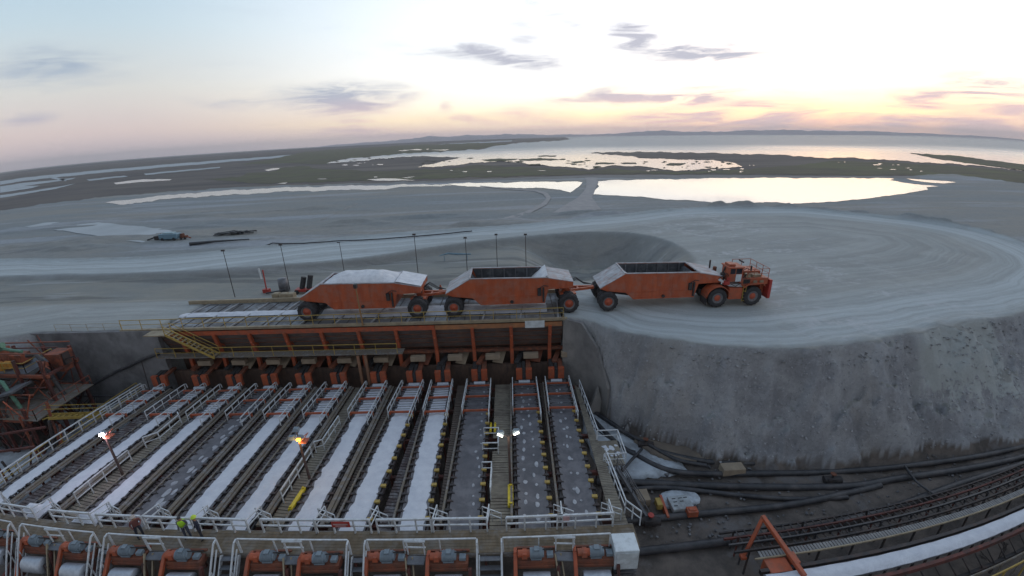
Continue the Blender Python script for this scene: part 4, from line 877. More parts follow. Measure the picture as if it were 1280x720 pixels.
# ================================================================ the twelve feeder conveyors
XS = [-37.2, -32.6, -28.8, -25.0, -21.4, -17.75, -13.65, -10.0, -7.15, -3.5, .91, 4.1]
XE = [-35.9, -31.4, -26.9, -23.4, -20.2, -16.85, -12.95, -9.8, -6.3, -3.3, .87, 3.67]
YS, YE, ZS, ZE = 36.6, 17.8, 3.0, 5.0
LC = 18.85; SL = (ZS-ZE)/LC
def conv_frame(i):
    dx, dy = XS[i]-XE[i], YS-YE
    return (XE[i], YE, ZE), math.atan2(-dx, dy)
def zc(y): return SL*max(y, 0) + (0 if y > 0 else -.02*y*0)
cage_side = MB()
def make_conveyor(guard, hw=.94):
    D = hw-.94
    t = thing('feeder_conveyor', '-', 'conveyor')
    m = MB(); ys = [-1.6, 0, 4, 8, 12, 16, 18.5]; prof = [(-hw, .10), (-hw*.53, .0), (0, -.02), (hw*.53, .0), (hw, .10)]
    vs = [(x, y, zc(y)+z) for y in ys for x, z in prof]+[(x, y, zc(y)+z-.04) for y in ys for x, z in prof]
    n = 5; k = len(ys)*n; fs = []
    for j in range(len(ys)-1):
        for i in range(n-1):
            a = j*n+i; fs += [(a, a+1, a+n+1, a+n), (k+a, k+a+n, k+a+n+1, k+a+1)]
    m.add(vs, fs); m.build('belt', belt_m, t)
    for s in (-1, 1):
        m = MB(); m.bar((s*(1.06+D), -1.5, -.12), (s*(1.06+D), 0, -.12), .12, .26).bar((s*(1.06+D), 0, -.12), (s*(1.06+D), 18.8, zc(18.8)-.12), .12, .26); m.build('stringer', steel_d, t)
    # rails of pipe and cable beside the belt
    m = MB(); m.bar((1.36+D, 0, .0), (1.36+D, 18.2, zc(18.2)+.0), .26, .14).bar((1.6+D, .3, -.10), (1.6+D, 18.2, zc(18.2)-.10), .16, .10) if not guard else None; m.build('cable_tray', tray, t)
    m = MB(); m.bar((-1.33-D, .2, -.02), (-1.33-D, 18.2, zc(18.2)-.02), .14, .12); m.build('side_rail', tray, t)
    rb = MB().box((0, 0, .04), (.30, .16, .18)).tube([(-.25, 0, .02), (.2, 0, .02)], .06, 8)
    rg = MB().box((0, 0, .08), (.34, .22, .14))
    fl = fr = None
    for q in range(24):
        y = .5+q*.74
        for s in (-1, 1):
            if s > 0 and guard and y < 12.5 and q % 2 == 0:
                m_ = yellow_b; src = rg
                if fr is None: fr = rg.build('roller_guard', yellow, t); o = fr
                else: o = fr.copy(); col.objects.link(o)
            else:
                if fl is None: fl = rb.build('roller_bracket', steel_d, t); o = fl
                else: o = fl.copy(); col.objects.link(o)
            o.parent = t; o.location = (s*(1.02+D), y, zc(y)+.03); o.rotation_euler = (0, 0, 0 if s > 0 else math.pi)
    # cross idlers beneath
    idl = MB().tube([(-1.0-D, 0, -.10), (1.0+D, 0, -.10)], .06, 6).build('idler', steel_d, t)
    for q in range(12):
        y = .8+q*1.5; o = idl if q == 0 else idl.copy()
        if q: col.objects.link(o)
        o.location = (0, y, zc(y))
    # upper guard cage: white rails, cross wires, orange beams
    def rail(x, y0, y1, mat=white_rail, hh=.95):
        m = MB(); m.bar((x, y0, zc(y0)+hh), (x, y1, zc(y1)+hh), .07, .07).bar((x, y0, zc(y0)+hh*.5), (x, y1, zc(y1)+hh*.5), .05, .05)
        y = y0
        while y < y1+.01: m.bar((x, y, zc(y)-.1), (x, y, zc(y)+hh), .055); y += (y1-y0)/5.0001
        m.tube([(x, y1, zc(y1)+hh), (x, y1+.25, zc(y1)+hh-.12), (x, y1+.32, zc(y1)+hh-.55)], .05, 6)
        return m.build('guard_rail', mat, t)
    rail(-1.15-D, 12.2, 17.6); rail(1.15+D, 10.9, 17.6)
    cb = MB().bar((-1.1-D, 0, 0), (1.1+D, 0, 0), .035)
    f = None; y = 13.0
    while y < 17.7:
        if f is None: f = cb.build('cross_bar', steel_g, t); o = f
        else: o = f.copy(); col.objects.link(o)
        o.location = (0, y, zc(y)+.42); y += .43
    ob = MB().box((0, 0, 0), (2.35+2*D, .13, .16)).box((-1.1-D, 0, -.2), (.12, .12, .5)).box((1.1+D, 0, -.2), (.12, .12, .5))
    f = None
    for y in (12.6, 15.1, 17.2):
        if f is None: f = ob.build('cross_beam', orange, t); o = f
        else: o = f.copy(); col.objects.link(o)
        o.location = (0, y, zc(y)+.36)
    # head end by the hopper: gate plates and drive beams leaning into the dark
    for s in (-1, 1):
        m = MB(); m.box((s*.48, 18.7, zc(18.3)+.78), (.60, .34, 1.2)); m.build('gate_housing', orange, t, bevel=.02); MB().bar((s*.46, 18.86, zc(18.4)+1.12), (s*.46, 20.6, zc(18.4)+1.25), .46, .22).build('gate_hood', rubber if s < 0 else rust_orange, t, bevel=.02)
    m = MB(); m.box((0, 18.6, zc(18.3)+.8), (.3, .2, .9)).bar((0, 18.7, zc(18.4)+1.0), (0, 20.2, zc(18.4)+1.3), .3, .2); m.build('gate_ram', rubber, t)
    m = MB(); m.tube([(-.55, 18.2, zc(18)+.08), (.55, 18.2, zc(18)+.08)], .22, 12); m.build('tail_pulley', drum_m, t)
    lg = MB().box((0, 0, -2.6), (.14, .14, 5.0))
    f = None
    for y in (1.0, 5.0, 9.0, 13.0, 17.0):
        for s in (-1, 1):
            if f is None: f = lg.build('leg', redsteel, t); o = f
            else: o = f.copy(); col.objects.link(o)
            o.scale = (1, 1, (ZE+zc(y)-.25)/5.1); o.location = (s*(1.06+D), y, zc(y)-.2)
    # little gate railings across the gap at the near end
    m = MB()
    for s in (1.35+D,):
        m.bar((s-.2, .55, .9), (s+.9, .15, .75), .05).bar((s-.2, .55, .5), (s+.9, .15, .35), .04).bar((s-.2, .55, -.1), (s-.2, .55, .9), .05).bar((s+.9, .15, -.1), (s+.9, .15, .75), .05).bar((s+.35, .35, -.1), (s+.35, .35, .82), .04)
    m.build('end_gate', white_rail, t)
    return t
cA = make_conveyor(False, .80); cB = make_conveyor(True, .82); cC = make_conveyor(True, .94)
LBL = ['leftmost feeder conveyor, patchy salt beside the outer white railing', 'white salted conveyor beside the leftmost one', 'white salted conveyor left of the grey one with salt spots', 'grey conveyor with a row of salt spots amid white ones on the left half',
       'white salted conveyor just right of the left grey spotted one', 'white salted conveyor passing behind the lit middle lamp post', 'conveyor with streaked salt right of the wide tan walkway and yellow bar', 'broad white salted conveyor above the red sign',
       'rightmost fully white conveyor, left of the bare grey ones', 'bare grey conveyor with few salt specks left of the walkway with openings', 'grey conveyor with two rows of salt spots beside the twin lamps', 'rightmost grey conveyor with scattered salt spots']
convs = []
used = set()
for i in range(12):
    src = cC if i >= 9 else (cB if i >= 7 else cA)
    if src in used: c = copy_tree(src)
    else: c = src; used.add(src)
    loc, rz = conv_frame(i); c.location = loc; c.rotation_euler = (0, 0, rz)
    tag(c, LBL[i], 'conveyor', 'feeder conveyors in a row below the hopper'); convs.append(c)

def on_conv(i, x, y, z=0):
    loc, rz = conv_frame(i); c, s = math.cos(rz), math.sin(rz)
    return Vector((loc[0]+c*x-s*y, loc[1]+s*x+c*y, loc[2]+zc(y)+z))
def salt_strip(i, hw0, label, gaps=0.0, y0=-1.3, y1=18.2, seed=0):
    """an uneven layer of salt lying along a belt"""
    m = MB(); ny = 110; nx = 10; vs = []
    ya = np.linspace(y0, y1, ny+1)
    n1 = fbm(ya*.55+seed*7, ya*0+seed, 3, 50+seed); n2 = fbm(ya*.5+seed*5, ya*0+9, 3, 90+seed)
    for j, y in enumerate(ya):
        hw1 = hw0*(.96+.03*n1[j]); hw2 = hw0*(.96+.03*n2[j])
        for k in range(nx+1):
            u = k/nx; x = -hw1+(hw1+hw2)*u
            nz = float(fbm(np.array([x*1.5+seed]), np.array([y*1.5]), 4, 60+seed)[0])
            h = .115*math.sin(math.pi*u)**.6+.07*nz-.012
            if gaps: 
                g = float(fbm(np.array([x*.9+seed*3]), np.array([y*.38]), 3, 70+seed)[0]); h -= max(0, g+.35-1+gaps)*.6
            base = .10*max(0, abs(x)-.5)/.44
            vs.append(on_conv(i, x, y, max(h, -.03)+base+.006))
    m.add(vs, [(j*(nx+1)+k, j*(nx+1)+k+1, (j+1)*(nx+1)+k+1, (j+1)*(nx+1)+k) for j in range(ny) for k in range(nx)], 0, True)
    tag(m.build('salt_layer', salt_m), label, 'salt', None, 'stuff')
thin_salt = M('thin_salt_dust', (.40, .42, .46), (.26, .27, .30), 3, .85)
def salt_spots(i, rows, label, step=.95, y0=.4, y1=17.5, seed=0, size=.19):
    rr = random.Random(seed); m = MB()
    for x0 in rows:
        y = y0+rr.random()*.5
        while y < y1:
            cx = x0+rr.gauss(0, .09); a = size*rr.uniform(.6, 1.2); b = a*rr.uniform(1.1, 2.6); n = 11
            rim = [on_conv(i, cx+a*math.cos(2*math.pi*k/n)*rr.uniform(.75, 1.15), y+b*math.sin(2*math.pi*k/n)*rr.uniform(.8, 1.1), .01+.10*max(0, abs(cx)-.5)/.44) for k in range(n)]
            mid = [p.lerp(on_conv(i, cx, y, 0), .45)+Vector((0, 0, .03*rr.uniform(.8, 1.2))) for p in rim]
            top = on_conv(i, cx, y, .05)
            m.add(rim+mid+[top], [(k, (k+1) % n, n+(k+1) % n, n+k) for k in range(n)]+[(n+k, n+(k+1) % n, 2*n) for k in range(n)], 0, True)
            y += step*rr.uniform(.7, 1.35)
    tag(m.build('salt_spots', thin_salt), label, 'salt', None, 'stuff')
salt_strip(0, .68, 'patchy salt layer on the leftmost conveyor', .2, seed=1)
salt_strip(1, .68, 'salt layer on the second conveyor from the left', .05, seed=2)
salt_strip(2, .72, 'salt layer on the white conveyor left of the spotted one', 0, seed=3)
salt_spots(3, (-.05, .35), 'salt spots on the grey conveyor of the left half', 1.15, seed=4, size=.19)
salt_strip(4, .72, 'salt layer on the conveyor right of the spotted grey one', .05, seed=5)
salt_strip(5, .70, 'salt layer on the conveyor behind the middle lamp post', .1, seed=6)
salt_strip(6, .74, 'streaky salt layer on the conveyor beside the wide tan walkway', .12, seed=7)
salt_strip(7, .78, 'smooth salt layer on the conveyor above the red sign', 0, seed=8)
salt_strip(8, .77, 'salt layer on the rightmost white conveyor', 0, seed=9)
salt_spots(9, (.45,), 'few salt specks on the bare grey conveyor', 1.0, seed=10, size=.10)
salt_spots(10, (-.38, .28), 'two rows of salt spots on the conveyor by the twin lamps', .95, seed=11, size=.13)
salt_spots(11, (-.15, .15), 'scattered salt spots on the rightmost conveyor', 1.25, seed=12, size=.12)

# floors between the conveyors
names = {1: ('tan', 'tan planked walkway with a white inner railing between two white conveyors on the left'), 5: ('tan', 'wide tan planked walkway with a yellow bar beside the middle lamp'), 9: ('tan', 'wide planked walkway with square openings beside the twin lamps')}
GAPL = ['dark strip of planks between the two leftmost conveyors', None, 'dark planks between the white conveyor and the spotted grey one at the left', 'dark planks right of the left spotted grey conveyor', 'dark planks left of the conveyor behind the middle lamp', None,
        'brown planks between the streaky and the broad white conveyor', 'dark red brown planks between the two rightmost white conveyors', 'grey planks between the last white and the first bare conveyor', None, 'slatted dark walkway between the two spotted conveyors on the right']
for g in range(11):
    a, b = g, g+1
    e_ = 1.52 if g >= 9 else (1.38 if g >= 7 else 1.56); f_ = -1.42 if g >= 8 else -1.28; pa, pb = on_conv(a, e_, 0), on_conv(b, f_, 0); qa, qb = on_conv(a, e_, 18.6), on_conv(b, f_, 18.6)
    off = -.30
    wide = g in names
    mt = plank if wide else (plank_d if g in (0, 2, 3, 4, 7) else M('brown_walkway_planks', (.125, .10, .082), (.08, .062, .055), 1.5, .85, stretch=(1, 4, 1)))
    m = MB(); n = 62 if not wide else 66
    for k in range(n):
        t0, t1 = k/n, (k+.80)/n
        c = [pa.lerp(qa, t0), pb.lerp(qb, t0), pb.lerp(qb, t1), pa.lerp(qa, t1)]
        jz = random.uniform(-.008, .008)
        vs = [v+Vector((0, 0, off+jz)) for v in c]+[v+Vector((0, 0, off-.07+jz)) for v in c]
        if g == 9:
            yy = c[0].y
            if 25.2 < yy < 26.9 or 20.3 < yy < 22.6:
                xo = -2.9+.02*(yy-20)
                for sft, (xa, xb) in enumerate(((pa.x+.0, -2.55 if yy > 24 else -2.45), (-1.5 if yy > 24 else -1.85, pb.x))):
                    if xb-xa > .1: m.box(((xa+xb)/2, c[0].y+.12, c[0].z+off-.03), (xb-xa, .26, .07))
                continue
        m.add(vs, [(0, 1, 2, 3), (7, 6, 5, 4), (0, 4, 5, 1), (1, 5, 6, 2), (2, 6, 7, 3), (3, 7, 4, 0)])
    lab = names[g][1] if wide else GAPL[g]
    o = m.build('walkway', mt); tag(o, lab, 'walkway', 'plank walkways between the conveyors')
    # support channel below
# walkway right of the last conveyor
m = MB(); p0, p1, q0, q1 = on_conv(11, 1.75, 0), Vector((6.35, 17.8, 5.0)), on_conv(11, 1.75, 18.4), Vector((6.15, 35.0, 3.2))
for k in range(72):
    t0, t1 = k/72, (k+.87)/72; c = [p0.lerp(q0, t0), p1.lerp(q1, t0), p1.lerp(q1, t1), p0.lerp(q0, t1)]
    m.add([v+Vector((0, 0, -.3)) for v in c]+[v+Vector((0, 0, -.37)) for v in c], [(0, 1, 2, 3), (7, 6, 5, 4), (0, 4, 5, 1), (1, 5, 6, 2), (2, 6, 7, 3), (3, 7, 4, 0)])
o = m.build('walkway', plank); tag(o, 'planked walkway along the right edge of the conveyor bank', 'walkway', 'plank walkways between the conveyors')
railing('edge_railing', [(6.15, 34.8, 2.9), (6.2, 26.3, 3.8)], white_rail, 'thin grey white railing at the upper right edge of the conveyor bank', 'railing', step=1.5, w=.05)
railing('edge_railing', [(6.25, 23.6, 4.1), (6.35, 18.6, 4.65), (6.7, 16.9, 5.6)], white_rail, 'white railing at the lower right edge above the white box', 'railing', step=1.2, w=.06)
# landing and stair on the right edge
ld = thing('side_landing', 'small white railed landing with salt on it, right of the conveyors', 'landing', (6.9, 25.0, 3.7))
m = MB().box((.05, 0, -.06), (1.6, 2.6, .1)); m.build('deck', plank, ld)
railing('x', [(-.75, 1.3, 0), (.85, 1.3, 0), (.85, -1.3, 0), (-.75, -1.3, 0)], white_rail, '', '', parent=ld, h=1.0, step=1.3, w=.055)
for sx in (-.6, .7):
    for sy in (-1.1, 1.1): MB().bar((sx, sy, -.1), (sx, sy, -3.75), .12).build('support_post', steel_d, ld)
rr = random.Random(5); m = MB()
for _ in range(16):
    cx, cy, r_ = rr.uniform(-.6, .7), rr.uniform(-1.1, 1.1), rr.uniform(.07, .22); n = 9
    rim = [Vector((6.9+cx+r_*math.cos(2*math.pi*k/n)*rr.uniform(.7, 1.2), 25+cy+r_*math.sin(2*math.pi*k/n)*rr.uniform(.7, 1.2), 3.70)) for k in range(n)]
    m.add(rim+[Vector((6.9+cx, 25+cy, 3.70+r_*.5))], [(k, (k+1) % n, n) for k in range(n)], 0, True)
tag(m.build('salt_spots', salt_m), 'salt lumps spilled on the side landing', 'salt', None, 'stuff')
st2 = thing('side_stair', 'grey stair with rails leading down from the side landing to the ground', 'stair', (7.2, 23.6, 3.7))
for dy in (-.4, .4):
    MB().bar((-.2, dy, 0), (1.9, dy-1.6, -3.4), .06, .2).build('stringer', steel_g, st2)
    MB().bar((-.2, dy, 1.0), (1.9, dy-1.6, -2.4), .05).bar((-.2, dy, .5), (1.9, dy-1.6, -2.9), .04).bar((-.2, dy, 0), (-.2, dy, 1), .05).bar((1.9, dy-1.6, -3.4), (1.9, dy-1.6, -2.4), .05).bar((.85, dy-.8, -1.7), (.85, dy-.8, -.7), .05).build('handrail', steel_g, st2)
tm = MB().box((0, 0, 0), (.26, .8, .05)); f = None
for k in range(13):
    t_ = (k+.5)/13
    if f is None: f = tm.build('tread', steel_g, st2); o = f
    else: o = f.copy(); col.objects.link(o)
    o.location = (-.2+2.1*t_, -1.6*t_, -3.4*t_)
# left outer railing
railing('edge_railing', [on_conv(0, -1.75, 0, -.2), on_conv(0, -1.75, 18.2, -.2)], white_rail, 'long white railing along the outer left edge of the conveyor bank', 'railing', step=1.5, w=.075)
MB_ = MB(); c = [on_conv(0, -2.2, -.2, -.3), on_conv(0, -1.42, -.2, -.3), on_conv(0, -1.42, 18.2, -.3), on_conv(0, -2.2, 18.2, -.3)]
MB_.add(c+[v+Vector((0, 0, -.08)) for v in c], [(0, 1, 2, 3), (7, 6, 5, 4), (0, 4, 5, 1), (1, 5, 6, 2), (2, 6, 7, 3), (3, 7, 4, 0)]); tag(MB_.build('walkway', plank_d), 'narrow dark ledge outside the leftmost conveyor', 'walkway', 'plank walkways between the conveyors')
# inner white railings in the gaps
def gx(i, t, y, f):                      # a point in gap i (between conveyor i and i+1), f across
    return on_conv(i, 1.72, y, -.28).lerp(on_conv(i+1, -1.42, y, -.28), f)
railing('gap_railing', [gx(1, 0, 1.5, .25), gx(1, 0, 6.5, .25)], white_rail, 'white railing on the tan walkway at the left, near its lower end', 'railing', step=1.2, w=.065)
railing('gap_railing', [gx(1, 0, 8.2, .15), gx(1, 0, 9.2, .85), gx(1, 0, 12, .8), gx(1, 0, 12.3, .3)], white_rail, 'white railing bent round an opening on the left tan walkway', 'railing', step=1.2, w=.065)
railing('gap_railing', [gx(5, 0, 2.2, .05), gx(5, 0, 7.0, .05)], white_rail, 'pale railing along the left side of the wide tan walkway', 'railing', step=1.2, w=.06)
railing('gap_railing', [gx(5, 0, 7.6, .1), gx(5, 0, 8.0, .75), gx(5, 0, 11.5, .8)], white_rail, 'pale railing bent round the middle lamp post', 'railing', step=1.2, w=.06)
railing('opening_railing', [(-2.55, 27.0, 3.75), (-1.4, 27.0, 3.75), (-1.4, 25.0, 3.95), (-2.55, 25.0, 3.95)], white_rail, 'white railing round the upper floor opening by the twin lamps', 'railing', step=1.3, w=.06)
railing('opening_railing', [(-2.45, 22.8, 4.15), (-1.78, 22.8, 4.15), (-1.78, 20.2, 4.45)], white_rail, 'white railing round the lower floor opening by the twin lamps', 'railing', step=1.3, w=.06)
for (x, y, z, L_, w_, lab) in ((-.52, 20.3, 4.55, 1.9, .36, 'thick yellow bar lying beside the twin lamp post'), (-2.1, 28.2, 3.7, 1.3, .16, 'left thin yellow bar above the upper floor opening'), (-1.75, 28.2, 3.7, 1.3, .16, 'right thin yellow bar above the upper floor opening'), (-14.26, 20.1, 4.72, 2.0, .26, 'bright yellow bar lying on the wide tan walkway')):
    m = MB(); m.box((0, 0, .1), (w_, L_, .2)).box((0, -L_/2+.12, .25), (w_*.6, .12, .12)).box((0, L_/2-.12, .25), (w_*.6, .12, .12))
    o = m.build('yellow_cover_bar', yellow_b, loc=(x, y, z), bevel=.02); o.rotation_euler = (-.1, 0, 0); tag(o, lab, 'bar')

# beams under the bank
ub = thing('bank_substructure', 'dark steel substructure carrying the bank of conveyors', 'steel frame', (-16, 27, 0))
bmu = MB().bar((-22.3, 0, 0), (22.3, 0, 0), .25, .3); f = None
for y in (18.5, 23.0, 27.5, 32.0, 36.0):
    if f is None: f = bmu.build('beam', redsteel, ub); o = f
    else: o = f.copy(); col.objects.link(o)
    o.location = (0, y-27, ZE+SL*(y-YE)-.75)
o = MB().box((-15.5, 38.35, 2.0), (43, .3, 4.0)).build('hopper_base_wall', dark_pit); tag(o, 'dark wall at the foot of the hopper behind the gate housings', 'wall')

# ================================================================ cross walkway, drives, stairs
cw = thing('cross_walkway', 'long tan cross walkway where the three people stand', 'walkway', (-16, 16.3, 5.6))
m = MB()
for k in range(7): m.box((-.9, -.6+k*.2, -.04), (46.5, .188, .06))
m.build('deck', deck_tan, cw)
MB().box((-.9, -.72, -.18), (46.5, .06, .28)).build('edge_beam', tray, cw); MB().box((-.9, .76, -.18), (46.5, .06, .28)).build('edge_beam', tray, cw)
DX = [-35.2, -31.8, -28.3, -25.25, -21.8, -18.4, -13.5, -10.6, -7.1, -3.9, .74, 3.86]
SX = [-29.5-.2, -23.4, -15.75, -8.55, -1.6]; SWD = [.75, .75, 1.0, .8, 1.15]
# far side: a white two rail panel in front of each belt
for i in range(12):
    x = XE[i]-.05; hw_ = 1.55 if i > 5 else 1.5
    t = thing('belt_end_railing', ['white railing panel at the foot of the %s' % s for s in ('leftmost conveyor', 'second conveyor from the left', 'third conveyor from the left', 'spotted grey conveyor in the left half', 'conveyor where the leftmost person stands', 'conveyor where the two people in yellow stand',
              'streaky conveyor beside the wide tan walkway', 'conveyor next to the red sign', 'rightmost white conveyor', 'bare grey conveyor', 'conveyor with two rows of spots', 'rightmost conveyor')][i], 'railing', (x, 16.92, 5.6), R(random.uniform(-1, 1)), 'white railing panels at the belt ends')
    MB().bar((-hw_, 0, 1.02), (hw_, 0, 1.02), .10, .12).build('top_rail', white_rail, t); MB().bar((-hw_, 0, .55), (hw_, 0, .55), .07, .08).build('mid_rail', white_rail, t)
    pm = MB().bar((0, 0, 0), (0, 0, 1.0), .08); f = None
    for q in (-hw_, -hw_*.35, hw_*.4, hw_):
        if f is None: f = pm.build('post', white_rail, t); o = f
        else: o = f.copy(); col.objects.link(o)
        o.location = (q, 0, 0)
    # short returns toward the conveyor
    MB().bar((hw_, 0, .95), (hw_+.05, 1.3, .65), .06).bar((hw_, 0, .5), (hw_+.05, 1.3, .25), .05).bar((hw_+.05, 1.3, -.3), (hw_+.05, 1.3, .65), .06).build('return_rail', white_rail, t)
# near side rails between the stairs
edges = []
prev = -39.0
for s, wd in zip(SX, SWD): edges.append((prev, s-wd/2-.12)); prev = s+wd/2+.12
edges.append((prev, 4.7))
for k, (a, b) in enumerate(edges):
    railing('near_railing', [(a, 15.62, 5.6), (b, 15.62, 5.6)], white_rail, ['thin white near-side rail, ' + s for s in ('left of all the stairs', 'between the first and second stair from the left', 'before the two people in yellow', 'between the middle stair and the next one to its right', 'between the fourth stair and the wide stair', 'from the wide stair to the white box')][k], 'railing', step=2.1, w=.06, mids=0)
# steps between drives
for k, (x, wd) in enumerate(zip(SX, SWD)):
    t = thing('drive_stair', ['steep grey stair with white handrails at the far left below the walkway', 'second stair from the left below the cross walkway, between two pairs of drives', 'stair with visible grey treads just right of the two people in yellow', 'stair below the walkway right of the red sign', 'wide grey stair below the walkway with the twin lamps'][k], 'stair', (x, 15.5, 5.6), R([8, 4, 3, 2, 0][k]), 'stairs going down between the drives')
    n = 11; ln, dz = 3.2, -3.6
    for s in (-1, 1):
        MB().bar((s*wd/2, 0, -.05), (s*wd/2, -ln, dz), .06, .25).build('stringer', white_rail, t)
        MB().bar((s*(wd/2+.06), .1, 1.02), (s*(wd/2+.06), -.15, 1.0), .08).bar((s*(wd/2+.06), -.15, 1.0), (s*(wd/2+.06), -ln, dz+1.0), .075).bar((s*(wd/2+.06), -.1, .5), (s*(wd/2+.06), -ln, dz+.5), .06).bar((s*(wd/2+.06), .1, 0), (s*(wd/2+.06), .1, 1.0), .07).bar((s*(wd/2+.06), -1.0, -1.1), (s*(wd/2+.06), -1.0, -.1), .06).bar((s*(wd/2+.06), -2.1, -2.3), (s*(wd/2+.06), -2.1, -1.3), .06).build('handrail', white_rail, t)
    tm = MB().box((0, 0, 0), (wd-.06, .27, .04)); f = None
    for q in range(n):
        if f is None: f = tm.build('tread', steel_g, t); o = f
        else: o = f.copy(); col.objects.link(o)
        o.location = (0, -ln*(q+.5)/n, dz*(q+.5)/n)
# drives
def make_drive():
    t = thing('belt_drive', '-', 'drive unit')
    MB().box((0, -.40, -.35), (2.0, .66, .42)).box((0, -.02, -.06), (2.1, .12, .16)).box((0, -.76, -.52), (2.0, .08, .22)).build('frame_box', rust_orange, t, bevel=.02)
    MB().bar((-1.08, -.45, .12), (-1.08, -2.3, -1.6), .20, .22).bar((-1.08, -.5, .1), (-1.08, -.1, .0), .18, .22).build('side_post', orange, t, bevel=.03)
    MB().bar((1.12, -.9, -.3), (1.12, -1.6, -2.6), .16, .2).build('side_post', redsteel, t)
    g = MB(); g.loft([[(-.75, -.75, .02), (-.45, -.75, .02), (-.45, -.25, .02), (-.75, -.25, .02)], [(-.7, -.7, .32), (-.48, -.7, .32), (-.48, -.32, .32), (-.7, -.32, .32)]]); g.tube([(-.95, -.5, .16), (-.3, -.5, .16)], .19, 12); g.build('gearbox', orange, t, bevel=.02)
    mt_ = MB()
    mt_.tube([(-.32, -.5, .20), (.30, -.5, .20)], .27, 16); mt_.tube([(.30, -.5, .20), (.40, -.5, .20)], .22, 16); mt_.box((0, -.5, -.03), (.55, .45, .1)); mt_.box((.02, -.5, .48), (.26, .26, .14))
    for k in range(7): mt_.tube([(-.26+.085*k, -.5, .20), (-.235+.085*k, -.5, .20)], .295, 16)
    mo = mt_.build('motor', motor_m, t)
    d = MB(); d.lathe_y((0, 0, 0), [(-.70, .02), (-.70, .46), (-.66, .48), (.66, .48), (.70, .46), (.70, .02)], 28)
    dr = d.build('drum', drum_m, t); dr.location = (0, -1.32, -.92); dr.rotation_euler = (0, 0, math.pi/2)
    MB().tube([(-1.15, -1.32, -.92), (1.15, -1.32, -.92)], .11, 10).box((-.98, -1.32, -.97), (.22, .4, .4)).box((.98, -1.32, -.97), (.22, .4, .4)).build('shaft', steel_d, t)
    [MB().bar((s_, -1.0, -1.4), (s_, -3.0, -1.7), .14, .3).build('bed_rail', redsteel, t) for s_ in (-1.05, 1.05)]
    MB().box((.3, -2.6, -2.0), (1.4, .9, .5)).build('scraper_box', steel_d, t)
    MB().tube([(.35, -.5, .45), (.7, -.35, .25), (.85, -.1, .0), (.95, .1, -.3)], .035, 6).build('cable', rubber, t)
    MB().box((.72, -.45, .0), (.34, .3, .22)).build('junction_box', motor_m, t, bevel=.02)
    return t
dp = make_drive()
DL = ['orange drive unit partly out of frame at the far left edge', 'orange drive unit left of the first stair', 'orange drive with shiny silver drum right of the first stair', 'orange drive between the shiny drum drive and the second stair', 'orange drive right of the second stair, below the leftmost person',
      'orange drive below the two people in yellow', 'orange drive right of the middle stair', 'orange drive below the red sign', 'orange drive right of the fourth stair, white salted drum', 'orange drive left of the wide stair', 'orange drive right of the wide stair', 'rightmost orange drive beside the white box']
for i in range(12):
    c = dp if i == 0 else copy_tree(dp)
    c.location = (DX[i]+.1+random.uniform(-.05, .05), 15.72+random.uniform(-.06, .03), 5.70+random.uniform(-.05, .05)); c.rotation_euler = (0, 0, R([9, 8, 6, 5, 4, 3, 2, 2, 1, 0, -1, -2][i])*.8)
    tag(c, DL[i], 'drive unit', 'belt drives in front of the cross walkway')
# white gates between drives (pairs)
for k, (x, lab) in enumerate(((-26.8, 'short white ladder rail between the first two drives right of the far left stair'), (-20.1, 'short white ladder rail below the leftmost person'), (-12.05, 'short white ladder rail left of the drive below the red sign'), (-5.5, 'short white ladder rail between the two drives left of the wide stair'), (2.3, 'short white ladder rail between the two rightmost drives'))):
    t = thing('ladder_rail', lab, 'ladder', (x, 15.5, 5.6), R(4-2*k), 'ladder rails between paired drives')
    MB().bar((-.55, .05, 1.0), (.55, .05, 1.0), .08, .1).bar((-.55, .05, .55), (.55, .05, .55), .06).build('top_rail', white_rail, t)
    for s in (-1, 1): MB().bar((s*.45, .05, 0), (s*.45, .05, 1.0), .07).build('post', white_rail, t)
    MB().bar((-.5, -.3, .2), (.1, -2.6, -2.6), .07, .14).bar((-.2, -.1, .0), (.4, -2.6, -2.8), .07, .14).build('sloping_rail', beige, t)
    MB().box((0, -.25, -.06), (1.0, .5, .06)).build('step_plate', steel_g, t)
# red sign plate and small sign on the rail
o = MB().box((0, 0, 0), (1.05, .04, .42)).build('red_sign', red_m, loc=(-9.9+.0, 16.82, 6.38), bevel=.02); tag(o, 'red warning sign on the white rail right of the streaky conveyor', 'sign')
m = MB().box((0, -.03, .03), (.82, .02, .08)).box((0, -.03, -.09), (.6, .02, .05)).build('pale_band', M('sign_pale_band', (.5, .35, .35), None, 3, .6), o)
o = MB().box((0, 0, 0), (.34, .03, .3)).build('small_sign', M('pink_sign', (.55, .35, .36), None, 3, .6), loc=(2.55, 16.80, 6.5)); tag(o, 'small pinkish sign on the rail in front of the rightmost conveyor', 'sign')
# white control box at the right corner
t = thing('control_cabinet', 'white control box standing at the right corner of the cross walkway', 'cabinet', (5.45, 15.3, 5.0))
MB().box((0, .1, .55), (1.25, 1.1, 1.4)).build('cabinet_body', white_p, t, bevel=.04)
MB().box((0, -.02, -.32), (1.15, .95, .10)).box((0, -.02, -.55), (1.15, .95, .10)).build('louvre_panel', steel_g, t)
MB().box((0, -.48, .55), (1.05, .03, 1.2)).build('door', white_p, t, bevel=.02)
for sx in (-.5, .5): MB().bar((sx, 0, -.1), (sx, 0, -5.0), .14).build('leg', steel_d, t)
m = MB(); m.box((0, 0, 1.3), (.5, .3, .06))

